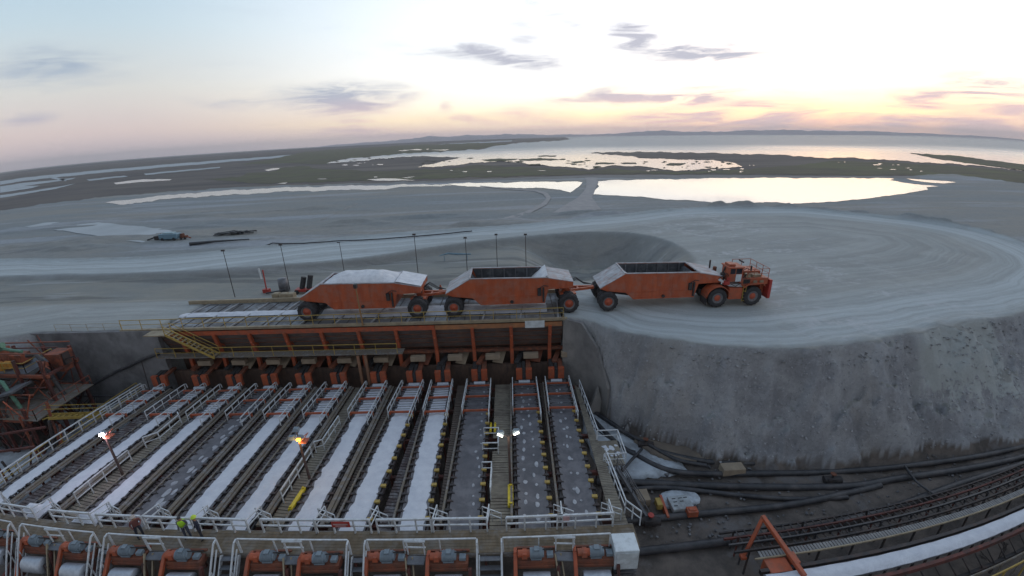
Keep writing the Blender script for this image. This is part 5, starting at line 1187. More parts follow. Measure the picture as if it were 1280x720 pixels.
# ================================================================ lamp posts
def lamp_post(x, y, z0, zt, label, heads, lit, warm, guard=False):
    t = thing('lamp_post', label, 'lamp post', (x, y, z0), 0, 'lamp posts on the conveyor bank')
    h = zt-z0
    MB().tube([(0, 0, 0), (0, 0, h)], [.10, .07], 10).box((0, 0, .05), (.4, .4, .08)).build('post', M('rusty_pole', (.10, .06, .05), (.06, .045, .045), 3, .7), t)
    if guard: MB().box((.35, 0, h-.15), (.5, .5, .08)).bar((.1, -.25, h-.1), (.6, -.25, h+.3), .04).bar((.1, .25, h-.1), (.6, .25, h+.3), .04).tube([(.6, -.25, h+.3), (.6, .25, h+.3)], .03).build('lamp_bracket', orange, t)
    for (hx, hz_, on) in heads:
        m = MB(); m.bar((0, 0, h-.1), (hx, 0, h+hz_), .05); m.build('arm', steel_d, t)
        m = MB(); m.loft([[(hx-.24, -.16, h+hz_-.10), (hx+.24, -.16, h+hz_-.10), (hx+.24, .16, h+hz_-.02), (hx-.24, .16, h+hz_-.02)], [(hx-.16, -.06, h+hz_+.10), (hx+.16, -.06, h+hz_+.10), (hx+.16, .12, h+hz_+.14), (hx-.16, .12, h+hz_+.14)]])
        hd = m.build('lamp_head', motor_m, t, bevel=.01)
        if on:
            m = MB(); tl = (1 if hx > 0 else -1)*(.09 if guard is False and abs(hx) > .3 else 0); m.bar((hx-.14, -.19, h+hz_-.02-tl), (hx+.14, -.19, h+hz_-.02+tl), .07 if abs(hx) > .3 else .14)
            m.build('lamp_glass', on, hd)
            pl = bpy.data.lights.new('lamp', 'POINT'); pl.energy = lit; pl.color = warm; pl.shadow_soft_size = .12
            po = bpy.data.objects.new('lamp_light', pl); col.objects.link(po); po.location = (x+hx, y-.45, z0+h+hz_-.2)
def glow(name, c, s):
    m = bpy.data.materials.new(name); m.use_nodes = True; b = m.node_tree.nodes['Principled BSDF']; b.inputs['Base Color'].default_value = (*c, 1)
    b.inputs['Emission Color'].default_value = (*c, 1); b.inputs['Emission Strength'].default_value = s; return m
g_w = glow('lit_lamp_glass', (1, .93, 1.0), 40); g_y = glow('lit_amber_glass', (1, .45, .06), 2.2); g_s = glow('lit_tube_glass', (1, .95, .8), 9)
lamp_post(-28.75, 22.4, 4.2, 8.1, 'lit lamp post with an orange bracket among the left conveyors', [(0, .1, g_w)], 90, (1, .75, .9), True)
lamp_post(-14.35, 22.1, 4.2, 8.0, 'middle lamp post with amber glow beside the wide tan walkway', [(.1, .12, g_y), (-.45, .1, None), (.0, .75, None)], 40, (1, .55, .15), True)
lamp_post(-.52, 21.3, 4.2, 8.6, 'twin headed lamp post with two small lit tubes in the right half', [(-.5, .25, g_s), (.5, .35, g_s)], 22, (1, .9, .7))

# ================================================================ people on the cross walkway
def person(x, y, z, rz, top, legs, hat, label, arms='down', vest=None, lean=0.0):
    t = thing('person', label, 'person', (x, y, z), R(rz), 'people on the cross walkway')
    me = bpy.data.meshes.new('body')
    V = [(0, 0, .95), (0, 0, 1.18), (0, -lean*.3, 1.40), (0, -lean*.5, 1.52), (0, -lean*.55, 1.60), (0, -lean*.6-.01, 1.68),
         (.10, 0, .90), (.12, -.03, .50), (.12, .02, .09), (.12, -.16, .04), (-.10, 0, .90), (-.14, .02, .50), (-.16, .06, .09), (-.17, -.11, .04)]
    if arms == 'down': V += [(.20, -lean*.4, 1.40), (.25, .02, 1.13), (.24, -.10, .90), (.24, -.13, .80), (-.20, -lean*.4, 1.40), (-.25, .03, 1.13), (-.24, -.08, .90), (-.24, -.11, .80)]
    else: V += [(.20, -lean*.4, 1.40), (.27, -.10, 1.16), (.14, -.33, 1.12), (.08, -.38, 1.14), (-.20, -lean*.4, 1.40), (-.26, .02, 1.14), (-.22, -.18, .95), (-.2, -.24, .92)]
    E_ = [(0, 1), (1, 2), (2, 3), (3, 4), (4, 5), (0, 6), (6, 7), (7, 8), (8, 9), (0, 10), (10, 11), (11, 12), (12, 13), (2, 14), (14, 15), (15, 16), (16, 17), (2, 18), (18, 19), (19, 20), (20, 21)]
    Rr = [(.17, .12), (.16, .115), (.19, .12), (.06, .06), (.095, .10), (.09, .10), (.095, .10), (.068, .07), (.05, .055), (.045, .035), (.095, .10), (.068, .07), (.05, .055), (.045, .035),
          (.07, .07), (.05, .05), (.038, .038), (.035, .03), (.07, .07), (.05, .05), (.038, .038), (.035, .03)]
    me.from_pydata(V, E_, []); o = bpy.data.objects.new('body', me); col.objects.link(o); o.parent = t
    o.modifiers.new('skin', 'SKIN'); sv = me.skin_vertices[0].data
    for k, r in enumerate(Rr): sv[k].radius = r
    sv[0].use_root = True
    sm = o.modifiers.new('sub', 'SUBSURF'); sm.levels = 1; sm.render_levels = 2
    bm_ = bpy.data.materials.new('clothes_and_skin'); bm_.use_nodes = True; n = bm_.node_tree.nodes; l = bm_.node_tree.links
    tcn = n.new('ShaderNodeTexCoord'); sp = n.new('ShaderNodeSeparateXYZ'); l.new(tcn.outputs['Object'], sp.inputs[0])
    rp = n.new('ShaderNodeValToRGB'); rp.color_ramp.interpolation = 'CONSTANT'; dv = n.new('ShaderNodeMath'); dv.operation = 'DIVIDE'; l.new(sp.outputs[2], dv.inputs[0]); dv.inputs[1].default_value = 2; l.new(dv.outputs[0], rp.inputs[0])
    e = rp.color_ramp.elements; e[0].position = 0; e[0].color = (.03, .025, .02, 1); e[1].position = .05; e[1].color = (*legs, 1)
    e2 = e.new(.475); e2.color = (*top, 1); e3 = e.new(.745); e3.color = (.30, .17, .11, 1)
    l.new(rp.outputs[0], n['Principled BSDF'].inputs['Base Color']); n['Principled BSDF'].inputs['Roughness'].default_value = .85
    me.materials.append(bm_)
    if hat:
        m = MB(); m.lathe_y((0, 0, 0), [(0, .155), (.02, .145), (.02, .125), (.09, .105), (.13, .06), (.145, .005)], 16)
        h_ = m.build('hard_hat', M('hat_%d' % int(hat[0]*100), hat, None, 3, .4), t); h_.rotation_euler = (R(90), 0, 0); h_.location = (0, -lean*.6, 1.70)
    else:
        m = MB(); m.lathe_y((0, 0, 0), [(0, .105), (.05, .10), (.09, .06), (.105, .005)], 16); h_ = m.build('hair', rubber, t); h_.rotation_euler = (R(90), 0, 0); h_.location = (0, .01-lean*.6, 1.69)
    if vest:
        m = MB(); rings = []
        for z_, a, b in ((.98, .20, .145), (1.15, .205, .15), (1.30, .225, .155), (1.43, .20, .14), (1.50, .10, .09)):
            rings.append([(a*math.cos(2*math.pi*k/16), -lean*.35*(z_-.95)/.5+b*math.sin(2*math.pi*k/16), z_) for k in range(16)])
        m.loft(rings, 0, False, True); m.build('safety_vest', M('hi_vis', vest, tuple(v*.85 for v in vest), 8, .7), t, solid=.012)
    return t
person(-18.83, 16.45, 5.6, 20, (.10, .10, .12), (.06, .07, .10), None, 'person in a bright yellow green vest with dark hair leaning at the rail', 'hold', (.42, .75, .04), .25)
person(-17.95, 16.4, 5.6, -30, (.03, .035, .06), (.03, .03, .04), (.55, .75, .05), 'person in dark clothes with a yellow hard hat beside the vested one', 'down')
person(-21.75, 16.35, 5.6, 60, (.16, .06, .055), (.03, .035, .05), (.5, .45, .42), 'lone person in a reddish brown jacket at the rail further left', 'hold', None, .3)

for (px, py, z, r, lab) in ((103, 652, 5.63, .75, 'heap of white salt spilled at the foot of the white conveyors on the left'), (36, 640, 5.63, .7, 'low heap of white salt at the far left of the cross walkway'), (215, 660, 5.6, .4, 'small white salt heap beside the lone person')):
    q = P(px, py, z); o = heap('salt_pile', q.x-r, q.x+r, q.y-.1, q.y+.75, z, lambda i, j, n: max(0, .34*math.sin(math.pi*i)*math.sin(math.pi*j)*(1+.5*n)), salt_m, 22, 14, int(px)); tag(o, lab, 'salt', None, 'stuff')
t = thing('light_pole', 'yellowish light pole standing at the deck edge in front of the salt heaped trailer', 'light pole', (-14.85, 37.75, 9.0))
MB().tube([(0, 0, 0), (-.08, 0, 4.1)], [.09, .06], 8).build('pole', M('tan_pole', (.32, .19, .08), (.24, .14, .07), 3, .7), t); MB().box((-.08, -.05, 4.15), (.32, .4, .42)).build('lamp_head', steel_d, t, bevel=.04)
for dx in (0, .75): tag(MB().bar((0, 0, 0), (0, 0, 6.0), .26, .26).box((0, 0, .05), (.5, .5, .1)).build('tan_column', M('tan_column_paint', (.28, .15, .09), (.19, .105, .07), 2, .75), loc=(-15.55+dx, 36.9, .1)), ['left', 'right'][dx > 0]+' one of two tan columns standing before the hopper beside the wide walkway', 'column')
tower_orange = M('tower_worn_orange', (.33, .09, .045), (.16, .06, .038), 1.4, .8, dirt=(.04, .035, .035), dirt_scale=1.2, dirt_amt=.7)
# ================================================================ left steel tower
tw_ = thing('steel_tower', 'tangled orange and brown steel tower with platforms at the far left edge', 'steel tower', (-50, 33, 0))
def tpart(name, fn, mat, bev=0):
    m = MB(); fn(m); m.v = [(v[0]+50, v[1]-33, v[2]) for v in m.v]; return m.build(name, mat, tw_, bevel=bev)
cx_ = [-56.5, -52.5, -48.5, -45.2]; cy_ = [29.0, 32.2, 35.5]
for x in cx_:
    for y in cy_: tpart('column', lambda m: m.bar((x, y, 0), (x, y, 8.6 if y > 30 else 5.4), .26, .26), redsteel)
def brace(m, p, q, w=.14): m.bar(p, q, w, w)
for y in cy_: tpart('floor_beam', lambda m: (m.bar((-57, y, 4.0), (-44.8, y, 4.0), .22, .3), m.bar((-57, y, 6.9), (-44.8, y, 6.9), .22, .3) if y > 30 else None), tower_orange)
for x in cx_: tpart('floor_beam', lambda m: (m.bar((x, 28.6, 4.0), (x, 35.9, 4.0), .2, .28), m.bar((x, 32.0, 6.9), (x, 35.9, 6.9), .2, .28)), redsteel)
rr = random.Random(9)
for x0, x1 in zip(cx_, cx_[1:]):
    for y in cy_:
        tpart('cross_brace', lambda m: (brace(m, (x0, y, .2), (x1, y, 3.8)), brace(m, (x1, y, .2), (x0, y, 3.8))), redsteel)
        if y > 30: tpart('cross_brace', lambda m: brace(m, (x0, y, 4.2), (x1, y, 6.8)), tower_orange)
for y0_, y1_ in zip(cy_, cy_[1:]):
    for x in cx_: tpart('cross_brace', lambda m: (brace(m, (x, y0_, .2), (x, y1_, 3.8)), brace(m, (x, y1_, 4.2), (x, y0_, 6.6), .1)), steel_d)
tpart('lower_platform', lambda m: m.box((-49.5, 32.0, 4.2), (11.5, 6.4, .08)), tray)
tpart('upper_platform', lambda m: m.box((-52, 34.0, 7.1), (8.8, 3.4, .08)), steel_g)
def rl(m, pts, h=1.05):
    for a, b in zip(pts, pts[1:]):
        a = Vector(a); b = Vector(b); m.bar(a+Vector((0, 0, h)), b+Vector((0, 0, h)), .06); m.bar(a+Vector((0, 0, h/2)), b+Vector((0, 0, h/2)), .045)
        n = max(1, int((b-a).length/1.4))
        for k in range(n+1): p = a.lerp(b, k/n); m.bar(p, p+Vector((0, 0, h)), .055)
tpart('platform_railing', lambda m: rl(m, [(-55.2, 28.9, 4.25), (-43.9, 28.9, 4.25), (-43.9, 35.2, 4.25)]), tower_orange)
tpart('platform_railing', lambda m: rl(m, [(-56.3, 32.4, 7.15), (-47.7, 32.4, 7.15), (-47.7, 35.6, 7.15)]), yellow)
for k in range(26):
    x0 = -56+rr.uniform(0, 11); y0 = rr.choice((29.0, 32.2, 35.5)); z0 = rr.choice((4.2, 4.2, 7.1)); hh = rr.uniform(1.0, 2.6)
    tpart('lattice_bar', lambda m: (m.bar((x0, y0, z0), (x0+rr.uniform(-1.6, 1.6), y0+rr.uniform(-.6, .6), z0+hh), .09, .09)), [tower_orange, redsteel, orange][k % 3])
for k in range(5): tpart('lattice_bar', lambda m: m.bar((-56, 30+k*1.3, 9.0 if k > 1 else 6.0), (-44.8, 30.2+k*1.3, 9.1 if k > 1 else 6.1), .1, .1), [tower_orange, redsteel][k % 2])
tpart('machine_housing', lambda m: m.box((-50.5, 34.4, 7.8), (1.6, 1.2, 1.0)), tower_orange, .04)
tpart('machine_housing', lambda m: m.box((-48.4, 34.5, 5.0), (1.2, 1.2, 1.1)), tower_orange, .04)
tpart('feed_cone', lambda m: m.prism([(-53.5, 7.2), (-51.9, 7.2), (-52.2, 8.9), (-53.2, 8.9)], 33.6, 35), tower_orange, .04)
tpart('hopper_chute', lambda m: (m.loft([[(-46.6, 33.8, 8.4), (-44.8, 33.8, 8.4), (-44.8, 35.4, 8.4), (-46.6, 35.4, 8.4)], [(-46.2, 34.2, 6.3), (-45.2, 34.2, 6.3), (-45.2, 35.2, 6.3), (-46.2, 35.2, 6.3)]])), tower_orange, .03)
tpart('black_hose', lambda m: m.tube([(-49.0, 34.0, 8.2), (-47.5, 33.8, 8.5), (-46.6, 33.6, 7.6), (-45.9, 33.4, 5.5), (-45.0, 33.2, 3.4), (-44.3, 33.0, 2.4)], .2, 10), pipe_m)
tpart('green_hose', lambda m: m.tube([(-52.3, 33.8, 8.9), (-51.3, 33.7, 9.15), (-50.0, 33.6, 9.0), (-48.8, 33.6, 8.9)], .16, 8), green_m)
tpart('green_hose', lambda m: m.tube([(-51.9, 31.0, 6.9), (-50.2, 30.8, 7.2), (-49.0, 30.8, 7.0), (-48.3, 30.6, 5.8), (-47.6, 30.5, 4.3)], .2, 8), green_m)
tpart('green_cap', lambda m: m.tube([(-52.4, 33.7, 9.3), (-51.2, 33.7, 9.55)], .32, 10), green_m)
tpart('yellow_valve', lambda m: (m.box((-50.6, 33.0, 7.7), (.9, .5, .7)), m.box((-51.5, 32.9, 7.5), (.5, .4, 1.1))), M('amber_paint', (.55, .26, .03), (.35, .16, .03), 3, .6), .04)
for k in range(3): tpart('screen_deck', lambda m: m.prism([(-55+k*3.0, 4.9+.5*k), (-52.6+k*3.0, 5.9+.3*k), (-52.6+k*3.0, 6.1+.3*k), (-55+k*3.0, 5.1+.5*k)], 29.6, 31.8), steel_g)
for k in range(16):
    x = -56+rr.uniform(0, 11); y = 31+rr.uniform(0, 4.5); z = rr.choice((4.3, 7.2))
    tpart('equipment', lambda m: (m.box((x, y, z+.5), (rr.uniform(.3, 1.1), rr.uniform(.3, .8), rr.uniform(.4, 1.3))), m.tube([(x, y, z+.3), (x+rr.uniform(-1.5, 1.5), y, z+rr.uniform(.5, 1.8)), (x+rr.uniform(-2, 2), y-.5, z+.3)], .07, 6)), [tower_orange, steel_d, redsteel, steel_g][k % 4])
# stair flight on its front
tpart('stair_flight', lambda m: (m.bar((-44.0, 30, 4.1), (-41.2, 33.2, 2.2), .08, .25), m.bar((-43.2, 29.4, 4.1), (-40.4, 32.6, 2.2), .08, .25), [m.box((-43.6+.28*k, 29.7+.32*k, 4.0-.19*k), (.9, .26, .05), Matrix.Rotation(R(50), 3, 'Z')) for k in range(10)],
                                  m.bar((-44.0, 30, 5.1), (-41.2, 33.2, 3.2), .05), m.bar((-43.2, 29.4, 5.1), (-40.4, 32.6, 3.2), .05)), yellow)
# pipes and legs clutter in front of it
for k in range(26):
    x = -53.5+k*.5+rr.uniform(-.3, .3); y = 23.5+rr.uniform(-1.5, 6.5)
    mt_ = [redsteel, steel_d, tower_orange][k % 3]
    tpart('strut', lambda m: m.bar((x, y, 0), (x+rr.uniform(-.9, .9), y+rr.uniform(-.8, 1.2), 3.9+rr.uniform(-.5, 1.6)), .16, .16), mt_)
tpart('strut', lambda m: (m.bar((-53, 25.2, 3.6), (-42.5, 28.4, 3.9), .18), m.bar((-53, 23.5, 3.0), (-42, 26.5, 3.2), .18)), redsteel)
# tan gallery beside the bank
gp = thing('pipe_gallery', 'tan and brown box girder walkway running between the tower and the left white railing', 'gallery', (-39.8, 30, 2.6))
MB().bar((-.75, -8.5, 0), (.1, 6.5, 0), .7, .12).build('deck', M('tan_gallery_plate', (.24, .19, .11), (.15, .12, .08), 1.4, .8), gp)
MB().bar((-1.15, -8.5, -.1), (-.3, 6.5, -.1), .12, .35).build('girder', yellow, gp); MB().bar((-.35, -8.5, -.1), (.5, 6.5, -.1), .12, .35).build('girder', redsteel, gp)
MB().bar((-1.15, -8.5, 1.0), (-.3, 6.5, 1.0), .06).bar((-1.15, -8.5, .5), (-.3, 6.5, .5), .05).build('handrail', yellow, gp)
pm = MB().bar((0, 0, 0), (0, 0, 1.0), .05); lm_ = MB().bar((0, 0, 0), (0, 0, -2.6), .16)
for nm_, src_, zz, mt_ in (('post', pm, 0, yellow), ('leg', lm_, 0, redsteel)):
    f = None
    for k in range(8):
        if f is None: f = src_.build(nm_, mt_, gp); o = f
        else: o = f.copy(); col.objects.link(o)
        t_ = k/7; o.location = (-1.15+.85*t_, -8.5+15*t_, zz)
# dark truss pipe from the tower to the hopper
tr_ = thing('pipe_truss', 'dark trussed pipe in front of the grey wall, between tower and hopper', 'pipe', (-48, 36.4, 2))
MB().tube([(0, 0, 0.2), (4.5, 1.1, 2.2), (9.2, 1.2, 4.0), (10.6, 1.2, 4.4)], .16, 10).build('upper_pipe', pipe_m, tr_)
MB().tube([(0, -.2, 0.1), (9.5, -.1, .1)], .13, 10).build('lower_pipe', pipe_m, tr_)
MB().bar((.4, -1.6, -1.2), (8.8, -1.8, -1.2), .10).bar((5.6, 0, .1), (6.6, -1.8, -1.2), .08).bar((2.0, 0, .1), (.6, -1.6, -1.2), .06).bar((2.2, 0, .1), (1.5, -1.6, -1.2), .06).bar((2.4, 0, .1), (2.6, -1.7, -1.2), .06).bar((2.6, 0, .1), (3.6, -1.7, -1.2), .06).bar((8.5, 1.0, 3.6), (9.2, 0, .1), .08).build('brace', steel_d, tr_)
for xx in (.4, 4.6, 8.8): MB().bar((xx, -1.65, -1.2), (xx, -1.65, -2.0), .1).build('leg', steel_d, tr_)

# pale salt lying on the plant floor
def floor_patch(pts, label, z=.16, n=40, seed=0, mat=None):
    pts = catmull([(p[0], p[1]) for p in pts], 10); rr = random.Random(seed); m = MB()
    cx = sum(p[0] for p in pts)/len(pts); cy = sum(p[1] for p in pts)/len(pts); vs = [(cx, cy, z+.06)]; N_ = len(pts); rings_ = [1, .97, .8, .5]
    for q, s in enumerate(rings_):
        for p in pts:
            j = 1+(rr.uniform(-.05, .05) if q == 0 else 0)
            vs.append((cx+(p[0]-cx)*s*j, cy+(p[1]-cy)*s*j, z+(-.25 if q == 0 else .02*q+rr.uniform(0, .04))))
    fs = []
    for q in range(len(rings_)-1):
        for k in range(N_): fs.append((1+q*N_+k, 1+q*N_+(k+1) % N_, 1+(q+1)*N_+(k+1) % N_, 1+(q+1)*N_+k))
    for k in range(N_): fs.append((1+3*N_+k, 1+3*N_+(k+1) % N_, 0))
    m.add(vs, fs, 0, True); o = m.build('salt_patch', mat or floor_salt); tag(o, label, None, None, 'stuff'); return o
floor_salt = M('floor_salt', (.52, .58, .64), (.36, .40, .45), .8, .85, dirt=(.12, .12, .13), dirt_scale=.5, dirt_amt=.6)
floor_patch([(6.6, 35.4), (8.0, 34.4), (9.8, 31.6), (12.0, 28.8), (13.8, 26.6), (10.5, 25.9), (7.9, 26.2), (6.3, 29)], 'pale salt patch on the ground right of the conveyors', z=.26, seed=1)
floor_patch([(10.6, 22.9), (13.6, 23.2), (13.2, 24.4), (11.0, 24.2)], 'small pale salt patch beside the white slab', seed=2, z=.12)
floor_patch([(-50, 37.2), (-38.4, 37.4), (-38.2, 33), (-41, 30.0), (-45, 31), (-50, 34)], 'pale salt patch in front of the grey wall', z=.26, seed=3)
floor_patch([(-56, 29), (-43, 29.5), (-41, 24), (-44, 20), (-56, 20)], 'patchy salt on the ground under the steel tower', z=.26, seed=4)
floor_patch([(20, 26.6), (24, 27.2), (27, 26.8), (26, 25.8), (21, 25.7)], 'thin pale salt streak at the foot of the bank', seed=5, z=.1)

# ================================================================ black pipes over the mud
def pipe(pts, r, label, z=.25, wig=.0):
    q = catmull([(p[0], p[1]) for p in pts], 8, False)
    rr = random.Random(len(label)); v = [Vector((p[0], p[1], z+(pts[0][2] if len(pts[0]) > 2 else 0)+rr.uniform(-wig, wig))) for p in q]
    tag(MB().tube(v, r*1.35, 10).build('black_pipe', pipe_m), label, 'pipe', 'black plastic pipes laid over the mud right of the plant')
pipe([(6.9, 35.6), (9.0, 32.5), (10.9, 29.8), (12.9, 28.1), (16.8, 26.7), (22, 26.3), (25.5, 26.1)], .16, 'black pipe hugging the foot of the wing wall, ending below the bank', .42)
pipe([(6.7, 35.2), (8.6, 30.3), (10.4, 27.9), (12.3, 26.3), (15, 25.7), (19, 25.4), (24.7, 25.0), (32, 24.9), (45, 25.3), (60, 27)], .17, 'long black pipe crossing the pale salt patch and running off to the right', .34)
pipe([(6.2, 25.6), (10, 25.2), (13.3, 24.75), (18.2, 24.15), (25.7, 23.5), (30.8, 23.8), (43.8, 24.2), (60, 25.6)], .20, 'thick black pipe starting below the side landing', .24)
pipe([(7.5, 24.6), (11, 24.7), (13.7, 24.2), (17.1, 23.4), (21.1, 22.7), (24.9, 22.5)], .13, 'thin curving black pipe ending in the middle of the mud', .2)
pipe([(6.5, 21.7), (13.4, 22.0), (19.6, 22.2), (25.2, 22.85), (28.3, 23.3)], .18, 'black pipe in front of the white slab', .24)
pipe([(6.2, 19.2), (13.5, 19.6), (19.4, 19.95), (26.3, 20.9), (34.9, 22.5), (43, 23.4), (60, 25)], .20, 'lowest thick black pipe along the conveyor frames', .26)
pipe([(9.2, 31.6), (11.4, 29.2), (13.2, 27.2), (15.4, 26.3)], .12, 'short black pipe beside the one hugging the wall foot', .62)
pipe([(10.7, 28.6), (9.5, 27.4), (8.4, 26.2)], .09, 'short thin pipe crossing the pale salt patch', .66)
pipe([(31.5, 24.6), (31.0, 22.9), (31.3, 21.5)], .07, 'thin cross hose at the right over the thick pipes', .66)
pipe([(6.6, 33.6), (7.6, 31.5), (9.2, 29.4), (10.2, 28.7)], .07, 'thin hose on the pale salt patch next to the railing', .3)
floor_patch([(10.5, 30.5), (13.5, 29.2), (18, 27.6), (17.5, 26.9), (13, 27.3), (11, 28.8)], 'tan soil washed down to the foot of the bank', z=.5, seed=9, mat=M('tan_soil', (.20, .165, .13), (.13, .11, .095), .7, .95))
# rough fittings, stones and a valve where pipes meet
rr = random.Random(3)
for (x, y, lab) in ((24.6, 24.0, 'dark valve cluster where the pipes cross in the middle'), (11.2, 29.3, 'dark clump of couplings on the wall foot pipe'), (9.2, 21.4, 'small valve with a red wheel near the white box')):
    t = thing('pipe_valve', lab, 'valve', (x, y, 0.2)); MB().box((0, 0, .3), (.9, .5, .5)).tube([(-.6, .1, .3), (.7, -.1, .35)], .28, 10).tube([(0, 0, .3), (0, 0, .9)], .08).build('valve_body', steel_d, t, bevel=.03)
    MB().tube([(0, 0, .88), (0, 0, .94)], .22, 12).build('hand_wheel', red_m if x < 10 else rust, t)
o = MB().loft([[(-.95, -.45, 0), (.95, -.45, 0), (.95, .45, 0), (-.95, .45, 0)], [(-.9, -.42, .62), (.9, -.42, .62), (.9, .42, .62), (-.9, .42, .62)]]).build('concrete_block', concrete_t, loc=(17.3, 25.75, .3), bevel=.05); tag(o, 'tan concrete block lying over the pipes below the bank', 'block')
o = MB().box((0, 0, 0), (1.6, 1.25, .4)).build('white_slab', M('dusty_white_slab', (.40, .44, .47), (.28, .31, .33), 2, .8, dirt=(.14, .13, .13)), loc=(11.9, 22.8, .45), bevel=.04); o.rotation_euler = (0, 0, R(4)); tag(o, 'white slab with lifting holes on the mud right of the plant', 'slab')
hm_ = MB().box((0, 0, 0), (.28, .07, .02)); f = None
for q, (a, b) in enumerate(((-.4, .35), (.1, .35), (.5, .35), (-.4, .05), (.1, .05), (-.5, -.3))):
    if f is None: f = hm_.build('slot', rubber, o); oo = f
    else: oo = f.copy(); col.objects.link(oo)
    oo.location = (a, b, .205)
t = thing('orange_stand', 'narrow orange and tan bracket stand left of the white slab', 'stand', (10.6, 22.6, .1)); MB().bar((0, -.9, .2), (0, .9, .4), .18, .5).build('bracket', orange, t); MB().box((-.35, .2, .5), (.4, .7, .5)).build('motor_box', yellow, t, bevel=.03)
o = MB().box((0, 0, .25), (.75, .55, .5)).box((0, 0, .53), (.5, .3, .08)).build('orange_case', orange, loc=(12.4, 21.9, .35), bevel=.03); tag(o, 'small orange case sitting on the black pipe', 'case')
o = MB().box((0, 0, .3), (.9, 1.1, .7)).build('tan_crate', concrete_t, loc=(9.3, 23.6, .1), bevel=.03); tag(o, 'tan crate at the foot of the side stair', 'crate')
def zg(x, y):                     # ground height under a point
    i = int(np.clip(np.searchsorted(tx, x), 1, nx_-1)); j = int(np.clip(np.searchsorted(ty, y), 1, ny_-1)); return float(hz[j, i])
rock_m = M('grey_rubble', (.20, .20, .21), (.11, .11, .12), 2, .95)
def rubble(x0, x1, y0, y1, n, label, zf=lambda x, y: .1, smin=.05, smax=.2, seed=1, mat=None):
    rr = random.Random(seed); m = MB()
    for _ in range(n):
        x, y = rr.uniform(x0, x1), rr.uniform(y0, y1); s = rr.uniform(smin, smax)
        if zf(x, y) < -2: continue
        vs = [Vector((a, b, c))*s*rr.uniform(.6, 1.2) for a in (-1, 1) for b in (-1, 1) for c in (-.7, .7)]; rot = Matrix.Rotation(rr.uniform(0, 6), 3, 'Z') @ Matrix.Rotation(rr.uniform(0, 1), 3, 'X')
        m.add([rot @ v+Vector((x, y, zf(x, y))) for v in vs], [(0, 1, 3, 2), (4, 6, 7, 5), (0, 4, 5, 1), (2, 3, 7, 6), (0, 2, 6, 4), (1, 5, 7, 3)])
    tag(m.build('rubble', mat or rock_m), label, None, None, 'stuff')
rubble(8, 45, 19.5, 26.8, 420, 'stones and salt lumps scattered between the pipes', seed=4, smin=.03, smax=.1)
rubble(12, 48, 26.0, 28.8, 380, 'stones fallen along the foot of the bank', lambda x, y: .12, .04, .2, 6)

rubble(9.5, 52, 26.2, 36.5, 2400, 'loose stones and clods lying on the face of the bank', lambda x, y: zg(x, y)-.01 if .3 < zg(x, y) < 8.3 else -3, .02, .085, 8, M('bank_stone', (.40, .41, .43), (.28, .28, .30), 2, .95))
rubble(9.5, 58, 29.0, 37.5, 1500, 'clods along the broken crest of the bank', lambda x, y: zg(x, y)+.0 if 7.6 < zg(x, y) < 8.85 else -3, .03, .12, 9, M('bank_clod', (.30, .31, .31), (.17, .17, .18), 2, .95))
# ================================================================ bottom right: trunk conveyor, its walkway and the slack frames behind
tc_ = thing('trunk_conveyor', 'long conveyor with smooth white salt running off the lower right corner', 'conveyor', (15, 14.9, 3))
def L2(x): return .9*(x)/18+.0022*x*x            # slight bend of the line
xs_ = [i*1.5-1.5 for i in range(24)]
def strip(name, y0, y1, z, th, mat):
    m = MB(); vs = []
    for x in xs_: vs += [(x, y0+L2(x), z), (x, y1+L2(x), z), (x, y1+L2(x), z-th), (x, y0+L2(x), z-th)]
    fs = []
    for i in range(len(xs_)-1):
        for k in range(4): fs.append((i*4+k, i*4+(k+1) % 4, (i+1)*4+(k+1) % 4, (i+1)*4+k))
    m.add(vs, fs); return m.build(name, mat, tc_)
strip('belt', -.46, .46, 0, .08, belt_m); strip('stringer', .62, .82, -.02, .3, steel_d); strip('stringer', -.84, -.64, -.02, .3, redsteel); strip('walkway_kerb', 1.35, 1.42, .1, .1, beige)
strip('lower_chord', -1.6, -1.4, -1.0, .2, steel_d)
m = MB()
for i in range(150):
    x = -1+i*.21; m.box((x, 1.62+L2(x), .04+random.uniform(-.01, .01)), (.15, .42, .05))
m.build('walkway_slats', M('slat_grey', (.25, .25, .25), (.16, .16, .165), 2, .8), tc_)
fA = MB().bar((0, 0, -.2), (.5, -.55, -1.0), .08); fB = MB().bar((0, 0, -.2), (0, 0, -3.0), .1); f1_ = f2_ = None
for i in range(30):
    x = -1+i*1.1
    if f1_ is None: f1_ = fA.build('bracket', steel_d, tc_); f2_ = fB.build('leg', steel_d, tc_); oa, ob_ = f1_, f2_
    else: oa = f1_.copy(); ob_ = f2_.copy(); col.objects.link(oa); col.objects.link(ob_)
    oa.location = (x, -.95+L2(x), 0); ob_.location = (x, .9+L2(x), 0)
vs = []; m = MB()
for j, x in enumerate(np.arange(-1.4, 33, .3)):
    for k in range(7):
        u = k/6; y = -.43+.86*u; vs.append((15+x, 14.9+y+L2(x), 3.0+.01+.16*math.sin(math.pi*u)+.02*math.sin(x*3+k)))
nj = len(vs)//7; m.add(vs, [(j*7+k, j*7+k+1, (j+1)*7+k+1, (j+1)*7+k) for j in range(nj-1) for k in range(6)], 0, True)
tag(m.build('salt_layer', salt_m), 'smooth white salt on the trunk conveyor in the lower right', 'salt', None, 'stuff')
